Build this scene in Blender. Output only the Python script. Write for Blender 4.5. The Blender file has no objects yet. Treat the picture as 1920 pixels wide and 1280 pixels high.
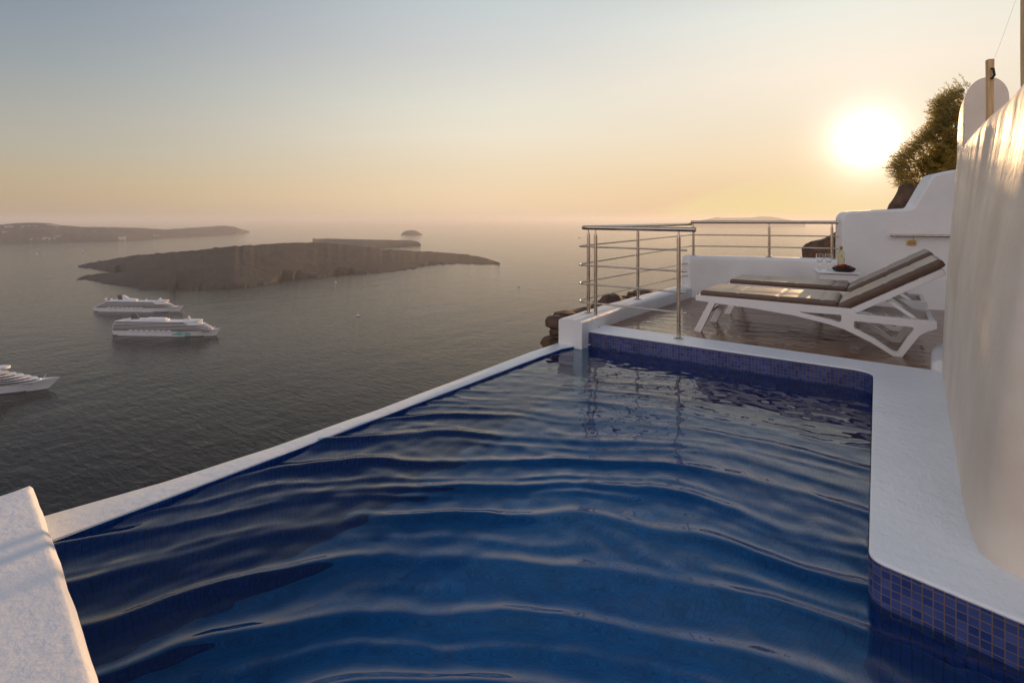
import bpy, bmesh, math, random
import numpy as np
from mathutils import Vector, Matrix, noise
R = math.radians
C = bpy.context.scene.collection
sc = bpy.context.scene
rnd = random.Random(7)

# ------------------------------------------------------------------ camera
EZ, YAW, FPX, HOR = 1.07, R(35.8), 960.0, 411.0
cam_d = bpy.data.cameras.new('camera'); cam = bpy.data.objects.new('camera', cam_d); C.objects.link(cam)
cam_d.sensor_width = 36; cam_d.lens = 18.0
cam_d.shift_y = -(640 - HOR) / 1920
cam_d.clip_start = 0.05; cam_d.clip_end = 200000
cam.location = (0, 0, EZ); cam.rotation_euler = (R(90), 0, YAW)
sc.camera = cam

# ------------------------------------------------------------------ sky, sun, exposure
SUN_EL, SUN_AZ = R(7.13), R(125.8 - 34.71)          # azimuth counted from +X
sun_dir = Vector((math.cos(SUN_EL) * math.cos(SUN_AZ), math.cos(SUN_EL) * math.sin(SUN_AZ), math.sin(SUN_EL)))
w = bpy.data.worlds.new('World'); sc.world = w; w.use_nodes = True
nt = w.node_tree; nt.nodes.clear()
def N(nt, t, **k):
    n = nt.nodes.new(t)
    for a, b in k.items(): setattr(n, a, b)
    return n
sky = N(nt, 'ShaderNodeTexSky', sky_type='NISHITA', sun_disc=False, sun_elevation=SUN_EL,
        sun_rotation=math.pi / 2 - SUN_AZ, altitude=250, air_density=1.0, dust_density=0.2, ozone_density=1.0)
out = N(nt, 'ShaderNodeOutputWorld'); bg = N(nt, 'ShaderNodeBackground')
tc = N(nt, 'ShaderNodeTexCoord')
nrm = N(nt, 'ShaderNodeVectorMath', operation='NORMALIZE'); nt.links.new(tc.outputs['Generated'], nrm.inputs[0])
# hazy air: the veil of the sky by height above the horizon, towards the sun, across it and away from it
sep = N(nt, 'ShaderNodeSeparateXYZ'); nt.links.new(nrm.outputs[0], sep.inputs[0])
def sky_ramp(stops):
    r = N(nt, 'ShaderNodeValToRGB'); nt.links.new(sep.outputs['Z'], r.inputs[0]); e = r.color_ramp.elements
    e[0].position = stops[0][0]; e[0].color = (*stops[0][1], 1); e[1].position = stops[-1][0]; e[1].color = (*stops[-1][1], 1)
    for p, c in stops[1:-1]: e.new(p).color = (*c, 1)
    return r
AWAY = sky_ramp([(0, (.40, .30, .225)), (.008, (.42, .31, .215)), (.03, (.45, .34, .22)), (.06, (.46, .37, .245)), (.104, (.405, .385, .315)), (.155, (.355, .355, .330)), (.226, (.265, .305, .330)), (.289, (.215, .262, .318)), (.36, (.17, .22, .30)), (.46, (.10, .14, .22)), (.7, (.08, .12, .21)), (1, (.12, .17, .27))])
ACROSS = sky_ramp([(0, (.70, .54, .38)), (.012, (.76, .57, .38)), (.04, (.82, .62, .40)), (.095, (.80, .655, .46)), (.155, (.80, .72, .575)), (.215, (.74, .715, .61)), (.308, (.61, .617, .597)), (.389, (.527, .578, .591)), (.47, (.36, .43, .48)), (.57, (.15, .22, .34)), (.75, (.09, .15, .27)), (1, (.12, .17, .27))])
SUNWARD = sky_ramp([(0, (.70, .45, .25)), (.04, (.78, .54, .30)), (.10, (.84, .65, .42)), (.17, (.82, .70, .54)), (.244, (.87, .77, .64)), (.291, (.823, .776, .672)), (.335, (.776, .776, .70)), (.45, (.52, .56, .57)), (.58, (.22, .29, .38)), (.75, (.10, .16, .28)), (1, (.12, .17, .27))])
BEHIND_FILL = sky_ramp([(0, (.72, .54, .50)), (.12, (.82, .68, .65)), (.35, (.88, .79, .80)), (.65, (.70, .70, .76)), (.85, (.32, .36, .46)), (1, (.12, .17, .27))])  # unseen sky behind the camera, brightened and warmed to lift the shaded walls
hx = N(nt, 'ShaderNodeMath', operation='ARCTAN2'); nt.links.new(sep.outputs['Y'], hx.inputs[0]); nt.links.new(sep.outputs['X'], hx.inputs[1])
da = N(nt, 'ShaderNodeMath', operation='SUBTRACT'); nt.links.new(hx.outputs[0], da.inputs[0]); da.inputs[1].default_value = SUN_AZ
wr = N(nt, 'ShaderNodeMath', operation='WRAP'); nt.links.new(da.outputs[0], wr.inputs[0]); wr.inputs[1].default_value = math.pi; wr.inputs[2].default_value = -math.pi
ab = N(nt, 'ShaderNodeMath', operation='ABSOLUTE'); nt.links.new(wr.outputs[0], ab.inputs[0])
def mrange(src, a, b):
    m = N(nt, 'ShaderNodeMapRange', interpolation_type='SMOOTHSTEP'); nt.links.new(src, m.inputs[0]); m.inputs[1].default_value = a; m.inputs[2].default_value = b; return m.outputs[0]
def mix(f, a, b):
    m = N(nt, 'ShaderNodeMix', data_type='RGBA'); nt.links.new(f, m.inputs[0]); nt.links.new(a, m.inputs[6]); nt.links.new(b, m.inputs[7]); return m.outputs[2]
veil = mix(mrange(ab.outputs[0], R(0), R(42)), SUNWARD.outputs[0], ACROSS.outputs[0])
veil = mix(mrange(ab.outputs[0], R(32), R(88)), veil, AWAY.outputs[0])
veil = mix(mrange(ab.outputs[0], R(100), R(140)), veil, BEHIND_FILL.outputs[0])
dot = N(nt, 'ShaderNodeVectorMath', operation='DOT_PRODUCT'); nt.links.new(nrm.outputs[0], dot.inputs[0]); dot.inputs[1].default_value = sun_dir
acs = N(nt, 'ShaderNodeMath', operation='ARCCOSINE', use_clamp=False); nt.links.new(dot.outputs['Value'], acs.inputs[0])
def glow(amp, sig, p, col):                          # light scattered round the sun: amp * exp(-(angle/sig)^p)
    d = N(nt, 'ShaderNodeMath', operation='DIVIDE'); nt.links.new(acs.outputs[0], d.inputs[0]); d.inputs[1].default_value = sig
    q = N(nt, 'ShaderNodeMath', operation='POWER'); nt.links.new(d.outputs[0], q.inputs[0]); q.inputs[1].default_value = p
    g = N(nt, 'ShaderNodeMath', operation='MULTIPLY'); nt.links.new(q.outputs[0], g.inputs[0]); g.inputs[1].default_value = -1
    e = N(nt, 'ShaderNodeMath', operation='EXPONENT'); nt.links.new(g.outputs[0], e.inputs[0])
    m = N(nt, 'ShaderNodeMath', operation='MULTIPLY'); nt.links.new(e.outputs[0], m.inputs[0]); m.inputs[1].default_value = amp
    v = N(nt, 'ShaderNodeVectorMath', operation='SCALE'); v.inputs[0].default_value = col; nt.links.new(m.outputs[0], v.inputs['Scale']); return v.outputs[0]
def vop(op, a, b):
    m = N(nt, 'ShaderNodeVectorMath', operation=op); nt.links.new(a, m.inputs[0]); nt.links.new(b, m.inputs[1]); return m.outputs[0]
SKY_K = 0.05
sk = N(nt, 'ShaderNodeVectorMath', operation='SCALE'); nt.links.new(sky.outputs[0], sk.inputs[0]); sk.inputs['Scale'].default_value = SKY_K
cap = N(nt, 'ShaderNodeVectorMath', operation='MINIMUM'); nt.links.new(sk.outputs[0], cap.inputs[0]); cap.inputs[1].default_value = (.80, .62, .45)
tot = vop('MAXIMUM', cap.outputs[0], veil)
tot = vop('ADD', tot, glow(.12, .12, 1.3, (1.0, .88, .66)))
tot = vop('ADD', tot, glow(2.4, .030, 1.3, (1.0, .93, .80)))
nt.links.new(tot, bg.inputs['Color']); bg.inputs['Strength'].default_value = 1.0
nt.links.new(bg.outputs[0], out.inputs[0])

sd = bpy.data.lights.new('sun', 'SUN'); so = bpy.data.objects.new('sun', sd); C.objects.link(so)
sd.energy = 4.6; sd.angle = R(0.55); sd.color = (1.0, .60, .29)
so.rotation_euler = (-sun_dir).to_track_quat('-Z', 'Y').to_euler()
so.location = (0, 0, 30)
sc.view_settings.view_transform = 'Standard'; sc.view_settings.look = 'None'
sc.view_settings.exposure = 0.12; sc.view_settings.gamma = 1.0
sc.render.engine = 'CYCLES'
cy = sc.cycles
cy.use_denoising = True; cy.max_bounces = 10; cy.transmission_bounces = 8; cy.glossy_bounces = 5; cy.diffuse_bounces = 4
cy.volume_bounces = 1; cy.transparent_max_bounces = 12; cy.sample_clamp_indirect = 6.0; cy.sample_clamp_direct = 0

# ------------------------------------------------------------------ pixel helpers (photograph 1920 x 1280 -> points of the place)
CA, SA = math.cos(YAW), math.sin(YAW)
def camw(X, Y): return (X * CA - Y * SA, X * SA + Y * CA)
def on_z(x, y, z):
    Y = FPX * (EZ - z) / (y - HOR); return camw((x - 960) / FPX * Y, Y)

# ------------------------------------------------------------------ materials
def mat(name):
    m = bpy.data.materials.new(name); m.use_nodes = True
    return m, m.node_tree, m.node_tree.nodes['Principled BSDF']
def noise_node(nt, scale, detail=4, rough=.55, coord='Object', stretch=None, dist=0):
    t = N(nt, 'ShaderNodeTexCoord'); mp = N(nt, 'ShaderNodeMapping'); nt.links.new(t.outputs[coord], mp.inputs[0])
    if stretch: mp.inputs['Scale'].default_value = stretch
    n = N(nt, 'ShaderNodeTexNoise'); n.inputs['Scale'].default_value = scale; n.inputs['Detail'].default_value = detail
    n.inputs['Roughness'].default_value = rough; n.inputs['Distortion'].default_value = dist
    nt.links.new(mp.outputs[0], n.inputs['Vector']); return n
def bump(nt, bsdf, heights, prev=None):
    for n, s, d in heights:
        b = N(nt, 'ShaderNodeBump'); b.inputs['Strength'].default_value = s; b.inputs['Distance'].default_value = d
        nt.links.new(n.outputs[0], b.inputs['Height'])
        if prev: nt.links.new(prev.outputs[0], b.inputs['Normal'])
        prev = b
    nt.links.new(prev.outputs[0], bsdf.inputs['Normal'])
def ramp2(nt, src, c0, c1, p0=.3, p1=.7):
    r = N(nt, 'ShaderNodeValToRGB'); nt.links.new(src, r.inputs[0])
    r.color_ramp.elements[0].position = p0; r.color_ramp.elements[0].color = (*c0, 1)
    r.color_ramp.elements[1].position = p1; r.color_ramp.elements[1].color = (*c1, 1); return r
def simple(name, c0, c1=None, rough=.5, scale=8, bs=0, bd=.01, metal=0, spec=.5, stretch=None, bscale=None):
    m, nt, b = mat(name); n = noise_node(nt, scale, stretch=stretch)
    c1 = c1 or tuple(x * .8 for x in c0)
    nt.links.new(ramp2(nt, n.outputs[0], c0, c1).outputs[0], b.inputs['Base Color'])
    b.inputs['Roughness'].default_value = rough; b.inputs['Metallic'].default_value = metal; b.inputs['Specular IOR Level'].default_value = spec
    if bs: bump(nt, b, [(noise_node(nt, bscale or scale * 3, stretch=stretch), bs, bd)])
    return m
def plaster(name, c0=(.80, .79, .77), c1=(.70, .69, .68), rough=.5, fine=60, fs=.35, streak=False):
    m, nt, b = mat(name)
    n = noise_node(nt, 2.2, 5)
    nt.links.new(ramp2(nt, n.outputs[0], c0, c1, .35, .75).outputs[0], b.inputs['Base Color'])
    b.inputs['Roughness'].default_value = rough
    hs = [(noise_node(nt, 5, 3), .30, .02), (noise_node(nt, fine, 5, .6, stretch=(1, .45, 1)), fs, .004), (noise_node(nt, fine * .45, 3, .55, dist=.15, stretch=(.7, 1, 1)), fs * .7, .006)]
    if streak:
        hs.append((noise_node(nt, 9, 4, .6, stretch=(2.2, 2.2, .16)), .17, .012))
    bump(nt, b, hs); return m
M = {}
M['plaster'] = plaster('white_plaster')
M['coping'] = plaster('brushed_white_paint', (.90, .90, .89), (.82, .82, .82), .30, 62, 1.0)
M['parapet'] = plaster('matt_white_paint', (.78, .78, .78), (.70, .70, .71), .6, 70, .6)
M['wall'] = plaster('streaked_plaster', (.84, .75, .64), (.68, .57, .46), .60, 50, .25, streak=True)  # golden sunlight put into the base colour and the specular tint below
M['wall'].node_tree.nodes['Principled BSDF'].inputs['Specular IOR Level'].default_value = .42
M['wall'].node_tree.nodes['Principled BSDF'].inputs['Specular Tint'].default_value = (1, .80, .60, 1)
M['edge'] = plaster('wet_white_edge', (.80, .80, .79), (.70, .70, .70), .3, 60, .5)
M['steel'] = simple('brushed_steel', (.62, .53, .43), (.48, .40, .32), .20, 30, metal=1)
M['white_plastic'] = simple('white_resin', (.84, .82, .80), (.80, .78, .76), .35, 6)
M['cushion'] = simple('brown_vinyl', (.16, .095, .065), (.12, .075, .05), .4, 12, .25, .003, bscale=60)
M['cushion_top'] = simple('brown_vinyl_lit', (.30, .21, .145), (.25, .175, .12), .36, 10, .25, .004, bscale=14)  # pad tops: same vinyl, with the light falling on them put into its colour
M['wood'] = simple('weathered_wood', (.80, .54, .27), (.52, .33, .15), .6, 14, .5, .004, stretch=(6, 6, .5))  # golden sunlit look of the posts put into the lightened wood colour
M['dark'] = simple('dark_hole', (.03, .02, .015), None, .8)
M['rock'] = simple('volcanic_rock', (.17, .095, .055), (.05, .032, .022), .85, 9, .9, .03, bscale=18)
M['cliff'] = simple('cliff_ground', (.13, .09, .06), (.06, .045, .035), .95, .25, .8, .3, bscale=1.5)
M['bark'] = simple('shrub_bark', (.12, .08, .05), None, .9, 20)
M['ship_white'] = simple('ship_white', (.78, .79, .82), (.70, .71, .74), .45, .05)
M['ship_dark'] = simple('ship_dark', (.03, .05, .05), None, .5, .1)
M['ship_blue'] = simple('ship_navy', (.03, .04, .07), None, .5, .1)
M['ship_teal'] = simple('hull_paint_teal', (.01, .28, .24), (.30, .50, .48), .5, .12, spec=.4)
M['ship_orange'] = simple('lifeboat_orange', (.55, .22, .08), None, .5, .1)
def deck_mat():
    m, nt, b = mat('cabin_balconies'); t = N(nt, 'ShaderNodeTexCoord'); mp = N(nt, 'ShaderNodeMapping')
    nt.links.new(t.outputs['Object'], mp.inputs[0]); wv = N(nt, 'ShaderNodeTexWave', wave_type='BANDS', bands_direction='X')
    wv.inputs['Scale'].default_value = .09; nt.links.new(mp.outputs[0], wv.inputs[0])
    nt.links.new(ramp2(nt, wv.outputs['Fac'], (.025, .025, .03), (.15, .14, .14), .5, .9).outputs[0], b.inputs['Base Color'])
    b.inputs['Roughness'].default_value = .3; return m
M['ship_deck'] = deck_mat(); M['ship_ports'] = simple('porthole_row', (.10, .10, .12), (.75, .76, .79), .4, .5)
def tile_mat(name, c1, c2, mort, rough=.16):
    m, nt, b = mat(name); t = N(nt, 'ShaderNodeTexCoord')
    br = N(nt, 'ShaderNodeTexBrick', offset=0.0, squash=1.0)
    br.inputs['Color1'].default_value = (*c1, 1); br.inputs['Color2'].default_value = (*c2, 1); br.inputs['Mortar'].default_value = (*mort, 1)
    br.inputs['Scale'].default_value = 1.0; br.inputs['Mortar Size'].default_value = .0017; br.inputs['Mortar Smooth'].default_value = .2
    br.inputs['Brick Width'].default_value = .0255; br.inputs['Row Height'].default_value = .0255
    nt.links.new(t.outputs['UV'], br.inputs['Vector'])
    n = noise_node(nt, 6, 3, coord='UV'); mx = N(nt, 'ShaderNodeMix', data_type='RGBA', blend_type='MULTIPLY'); mx.inputs[0].default_value = .5
    nt.links.new(br.outputs[0], mx.inputs[6]); nt.links.new(ramp2(nt, n.outputs[0], (.6, .6, .6), (1.3, 1.3, 1.3)).outputs[0], mx.inputs[7])
    nt.links.new(mx.outputs[2], b.inputs['Base Color']); b.inputs['Roughness'].default_value = rough
    bp = N(nt, 'ShaderNodeBump'); bp.inputs['Strength'].default_value = .5; bp.inputs['Distance'].default_value = .002; bp.invert = True
    nt.links.new(br.outputs['Fac'], bp.inputs['Height']); nt.links.new(bp.outputs[0], b.inputs['Normal']); return m
M['tile'] = tile_mat('blue_mosaic', (.022, .045, .18), (.07, .095, .27), (.17, .125, .105), .10)
M['tile_floor'] = tile_mat('blue_mosaic_floor', (.001, .17, .40), (.003, .22, .48), (.002, .13, .33))
M['tile_deep'] = tile_mat('deep_blue_mosaic', (.004, .045, .24), (.010, .07, .32), (.003, .025, .12), .2)
def pool_water():
    m, nt, b = mat('pool_water'); b.inputs['Base Color'].default_value = (.42, .78, 1, 1)
    b.inputs['Transmission Weight'].default_value = 1; b.inputs['IOR'].default_value = 1.333; b.inputs['Roughness'].default_value = 0.0; b.inputs['Specular IOR Level'].default_value = .62
    return m
M['pool_water'] = pool_water()
def sea_water():
    m, nt, b = mat('sea_water'); b.inputs['Base Color'].default_value = (.004, .008, .012, 1)
    b.inputs['IOR'].default_value = 1.333; b.inputs['Roughness'].default_value = .10; b.inputs['Specular IOR Level'].default_value = .12
    bump(nt, b, [(noise_node(nt, .012, 3, .6, stretch=(1, .6, 1)), .5, 5.0), (noise_node(nt, .13, 3, .6, stretch=(.40, 1.2, 1), dist=.3), .52, 2.3)])
    return m
M['sea'] = sea_water()
def floor_mat():
    m, nt, b = mat('glossy_brown_cement')
    n = noise_node(nt, 1.6, 5, stretch=(1, 1.3, 1))
    nt.links.new(ramp2(nt, n.outputs[0], (.20, .070, .020), (.09, .036, .014)).outputs[0], b.inputs['Base Color'])
    b.inputs['Specular IOR Level'].default_value = .85
    r = noise_node(nt, 3, 4, stretch=(.9, 1.4, 1)); mr = N(nt, 'ShaderNodeMapRange'); nt.links.new(r.outputs[0], mr.inputs[0]); mr.inputs[3].default_value = .05; mr.inputs[4].default_value = .15
    nt.links.new(mr.outputs[0], b.inputs['Roughness'])
    b.inputs['Specular Tint'].default_value = (1, .78, .50, 1)
    bump(nt, b, [(noise_node(nt, 3.2, 4, .6, stretch=(.9, 1.8, 1), dist=.5), .45, .03)]); return m
M['floor'] = floor_mat()
def leaf_mat():
    m, nt, b = mat('shrub_leaf'); o = N(nt, 'ShaderNodeObjectInfo'); n = noise_node(nt, 5, 3)
    cr = ramp2(nt, n.outputs[0], (.32, .28, .06), (.54, .39, .11)); nt.links.new(cr.outputs[0], b.inputs['Base Color']); b.inputs['Roughness'].default_value = .6
    tr = N(nt, 'ShaderNodeBsdfTranslucent'); nt.links.new(cr.outputs[0], tr.inputs[0]); mx = N(nt, 'ShaderNodeMixShader'); mx.inputs[0].default_value = .7
    nt.links.new(b.outputs[0], mx.inputs[1]); nt.links.new(tr.outputs[0], mx.inputs[2]); nt.links.new(mx.outputs[0], nt.nodes['Material Output'].inputs[0]); return m
M['leaf'] = leaf_mat()
def island_mat(name, c0, c1, sc_):
    return simple(name, c0, c1, .95, sc_, .6, 15, spec=.1, bscale=sc_ * 4)
M['lava'] = island_mat('lava_island', (.075, .062, .055), (.045, .038, .035), .01)
M['island'] = island_mat('dry_island', (.12, .10, .085), (.07, .06, .055), .002)
def glass(name, col, rough=0):
    m, nt, b = mat(name); b.inputs['Base Color'].default_value = (*col, 1); b.inputs['Transmission Weight'].default_value = 1
    b.inputs['IOR'].default_value = 1.45; b.inputs['Roughness'].default_value = rough; return m
M['glass'] = glass('clear_glass', (.97, .98, .98)); M['bottle'] = glass('yellow_green_glass', (.86, .80, .42))
M['wine'] = glass('white_wine', (.85, .72, .30)); M['label'] = simple('paper_label', (.75, .66, .42), None, .6, 20)
M['foil'] = simple('gold_foil', (.55, .38, .12), None, .35, 20, metal=.6)
M['brass'] = simple('brass_plate', (.70, .48, .20), None, .3, 20, metal=.8)
M['bowl'] = simple('dark_wicker', (.035, .028, .02), (.015, .012, .01), .6, 60, .6, .004)
M['petal'] = simple('red_petals', (.52, .06, .035), (.40, .10, .04), .5, 30)
M['green'] = simple('green_leaf', (.05, .09, .025), None, .5, 30)
M['village'] = simple('whitewash', (.75, .73, .70), None, .8, .1)
M['wake'] = simple('foam', (.30, .31, .32), None, .6, .1)

# ------------------------------------------------------------------ mesh helpers
def tag(o, label=None, cat=None, group=None, kind=None):
    if label: o['label'] = label
    if cat: o['category'] = cat
    if group: o['group'] = group
    if kind: o['kind'] = kind
    return o
def empty(name, loc=(0, 0, 0), label=None, cat=None, group=None, rz=0):
    o = bpy.data.objects.new(name, None); C.objects.link(o); o.location = loc; o.rotation_euler = (0, 0, rz); o.empty_display_size = .1
    return tag(o, label, cat, group)
def link(name, bm, m, parent=None, smooth=35, bevel=0, seg=2, loc=None):
    bmesh.ops.recalc_face_normals(bm, faces=bm.faces[:])
    me = bpy.data.meshes.new(name); bm.to_mesh(me); bm.free()
    if smooth is not None:
        me.polygons.foreach_set('use_smooth', [True] * len(me.polygons))
        try: me.set_sharp_from_angle(angle=R(smooth))
        except Exception: pass
    me.materials.append(M[m] if isinstance(m, str) else m)
    o = bpy.data.objects.new(name, me); C.objects.link(o)
    if parent is not None: o.parent = parent
    if loc: o.location = loc
    if bevel:
        md = o.modifiers.new('bevel', 'BEVEL'); md.width = bevel; md.segments = seg; md.limit_method = 'ANGLE'; md.angle_limit = R(40)
    return o
def box(bm, x0, x1, y0, y1, z0, z1, mtx=None):
    vs = [bm.verts.new(p) for p in ((x0, y0, z0), (x1, y0, z0), (x1, y1, z0), (x0, y1, z0), (x0, y0, z1), (x1, y0, z1), (x1, y1, z1), (x0, y1, z1))]
    if mtx:
        for v in vs: v.co = mtx @ v.co
    for f in ((0, 3, 2, 1), (4, 5, 6, 7), (0, 1, 5, 4), (1, 2, 6, 5), (2, 3, 7, 6), (3, 0, 4, 7)): bm.faces.new([vs[i] for i in f])
def prism(bm, poly, f0, f1):
    """poly of 2-D points; f0(p), f1(p) give the 3-D points of both ends"""
    a = [bm.verts.new(f0(p)) for p in poly]; b = [bm.verts.new(f1(p)) for p in poly]
    n = len(poly); bm.faces.new(a); bm.faces.new(b[::-1])
    for i in range(n): bm.faces.new((a[i], b[i], b[(i + 1) % n], a[(i + 1) % n]))
def tube(bm, pts, r, n=10, cap=True):
    pts = [Vector(p) for p in pts]; rings = []; up = None
    for i, p in enumerate(pts):
        t = (pts[min(i + 1, len(pts) - 1)] - pts[max(i - 1, 0)]).normalized()
        if up is None:
            up = Vector((0, 0, 1)) if abs(t.z) < .9 else Vector((1, 0, 0))
        s = t.cross(up).normalized(); up = s.cross(t).normalized()
        rr = r[i] if isinstance(r, (list, tuple)) else r
        rings.append([bm.verts.new(p + (s * math.cos(2 * math.pi * k / n) + up * math.sin(2 * math.pi * k / n)) * rr) for k in range(n)])
    for a, b in zip(rings, rings[1:]):
        for k in range(n): bm.faces.new((a[k], a[(k + 1) % n], b[(k + 1) % n], b[k]))
    if cap: bm.faces.new(rings[0][::-1]); bm.faces.new(rings[-1])
def lathe(bm, prof, n=20, c=(0, 0, 0)):
    rings = []
    for r, z in prof:
        rings.append([bm.verts.new((c[0] + r * math.cos(2 * math.pi * k / n), c[1] + r * math.sin(2 * math.pi * k / n), c[2] + z)) for k in range(n)])
    for a, b in zip(rings, rings[1:]):
        for k in range(n): bm.faces.new((a[k], a[(k + 1) % n], b[(k + 1) % n], b[k]))
    if prof[0][0] > 1e-4: bm.faces.new(rings[0][::-1])
    if prof[-1][0] > 1e-4: bm.faces.new(rings[-1])
    bmesh.ops.remove_doubles(bm, verts=bm.verts[:], dist=1e-6)
def rounded(poly, rads, n=6):
    """polygon with its corners rounded"""
    out = []; L = len(poly)
    for i in range(L):
        p = Vector(poly[i]); a = Vector(poly[i - 1]) - p; b = Vector(poly[(i + 1) % L]) - p; r = rads[i]
        if r <= 0: out.append(tuple(p)); continue
        la, lb = a.length, b.length; a.normalize(); b.normalize()
        half = a.angle(b) / 2; d = min(r / math.tan(half), la * .49, lb * .49)
        p0 = p + a * d; p1 = p + b * d
        for k in range(n + 1):
            t = k / n; out.append(tuple(p0 * (1 - t) ** 2 + p * 2 * t * (1 - t) + p1 * t * t))
    return out
def resample(pts, step):
    o = [Vector(pts[0])]
    for a, b in zip(pts, pts[1:]):
        a, b = Vector(a), Vector(b); n = max(1, round((b - a).length / step))
        for k in range(1, n + 1): o.append(a.lerp(b, k / n))
    return o
def smooth_path(pts, step, it=3):
    p = resample(pts, step)
    for _ in range(it):
        q = p[:]
        for i in range(1, len(p) - 1): q[i] = (p[i - 1] + p[i] * 2 + p[i + 1]) / 4
        p = q
    return p
def lumps(bm, amp, scale, seed=0, only_up=False):
    bm.normal_update()
    for v in bm.verts:
        n = noise.noise(v.co * scale + Vector((seed, seed * 2, 0)))
        v.co += v.normal * n * amp
def sweep_wall(name, m, front, thick, zb, ztop, parent=None, rr=.03, amp=.006, step=.06):
    """plaster wall along a plan line (its front face), section with a rounded top; ztop(s) height"""
    p = smooth_path(front, step); bm = bmesh.new(); rows = []
    L = len(p)
    for i, q in enumerate(p):
        t = (p[min(i + 1, L - 1)] - p[max(i - 1, 0)]).normalized(); nrm = Vector((-t.y, t.x))
        zt = ztop(i / (L - 1), q); th = thick(i / (L - 1)) if callable(thick) else thick
        sec = [(0, zb)]
        nz = max(2, int((zt - zb) / .08))
        for k in range(1, nz): sec.append((0, zb + (zt - rr - zb) * k / nz))
        for k in range(6): a = k / 5 * math.pi / 2; sec.append((rr - rr * math.cos(a), zt - rr + rr * math.sin(a)))
        sec.append((th * .5, zt + .002))
        for k in range(6): a = math.pi / 2 - k / 5 * math.pi / 2; sec.append((th - rr + rr * math.cos(a), zt - rr + rr * math.sin(a)))
        for k in range(nz - 1, 0, -1): sec.append((th, zb + (zt - rr - zb) * k / nz))
        sec.append((th, zb))
        rows.append([bm.verts.new((q.x + nrm.x * s, q.y + nrm.y * s, z)) for s, z in sec])
    for a, b in zip(rows, rows[1:]):
        for k in range(len(a) - 1): bm.faces.new((a[k], a[k + 1], b[k + 1], b[k]))
    bm.faces.new(rows[0]); bm.faces.new(rows[-1][::-1])
    lumps(bm, amp, 4.0, 3)
    return link(name, bm, m, parent, 45)

# ================================================================== SETTING
# ---- sea
bm = bmesh.new(); S = 70000
g = [-S, -20000, -6000, -2500, -900, 0, 900, 2500, 6000, 20000, S]
vv = [[bm.verts.new((x, y, -250)) for x in g] for y in g]
for j in range(len(g) - 1):
    for i in range(len(g) - 1): bm.faces.new((vv[j][i], vv[j][i + 1], vv[j + 1][i + 1], vv[j + 1][i]))
tag(link('sea', bm, 'sea', smooth=None), kind='structure')

# ---- cliff ground under and around the terrace
def cliff_h(x, y):
    dx = max(-2.95 - x, 0); vmax = 8.4 if x < -.9 else 8.4 + min((x + .9) * 2.2, 5)
    dy = max(y - vmax, 0); d = math.hypot(dx, dy)
    base = -1.55
    if y > 7.9 and x > -1.3: base = -1.55 + 1.7 * min(1, (y - 7.9) / .6) * min(1, (x + 1.3) / .6)
    if y > 8.3 and x > .2: base += .75 * min(1, (x - .2) / .7) * min(1, (y - 8.3) / .5)
    z = base - d * 1.35 - (1.2 if d > .02 else 0) * min(1, d / .4)
    if d > 1: z += noise.noise(Vector((x * .12, y * .12, 0))) * min(d * .25, 9) + noise.noise(Vector((x * .7, y * .7, 3))) * min(d * .1, .8)
    return max(z, -252)
bm = bmesh.new()
gx = sorted(set([-220, -190, -160, -130, -105, -85, -68, -54, -42, -32, -24, -18, -14] + [round(-11 + .35 * k, 3) for k in range(36)] + [2.5, 4, 7, 12, 20, 40, 80]))
gy = sorted(set([-80, -50, -30, -18, -10, -5] + [round(-2 + .35 * k, 3) for k in range(48)] + [16, 19, 23, 29, 37, 48, 62, 80, 100, 125, 150, 180, 210]))
vv = [[bm.verts.new((x, y, cliff_h(x, y))) for x in gx] for y in gy]
for j in range(len(gy) - 1):
    for i in range(len(gx) - 1): bm.faces.new((vv[j][i], vv[j][i + 1], vv[j + 1][i + 1], vv[j + 1][i]))
tag(link('cliff', bm, 'cliff', smooth=60), kind='structure')

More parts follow.
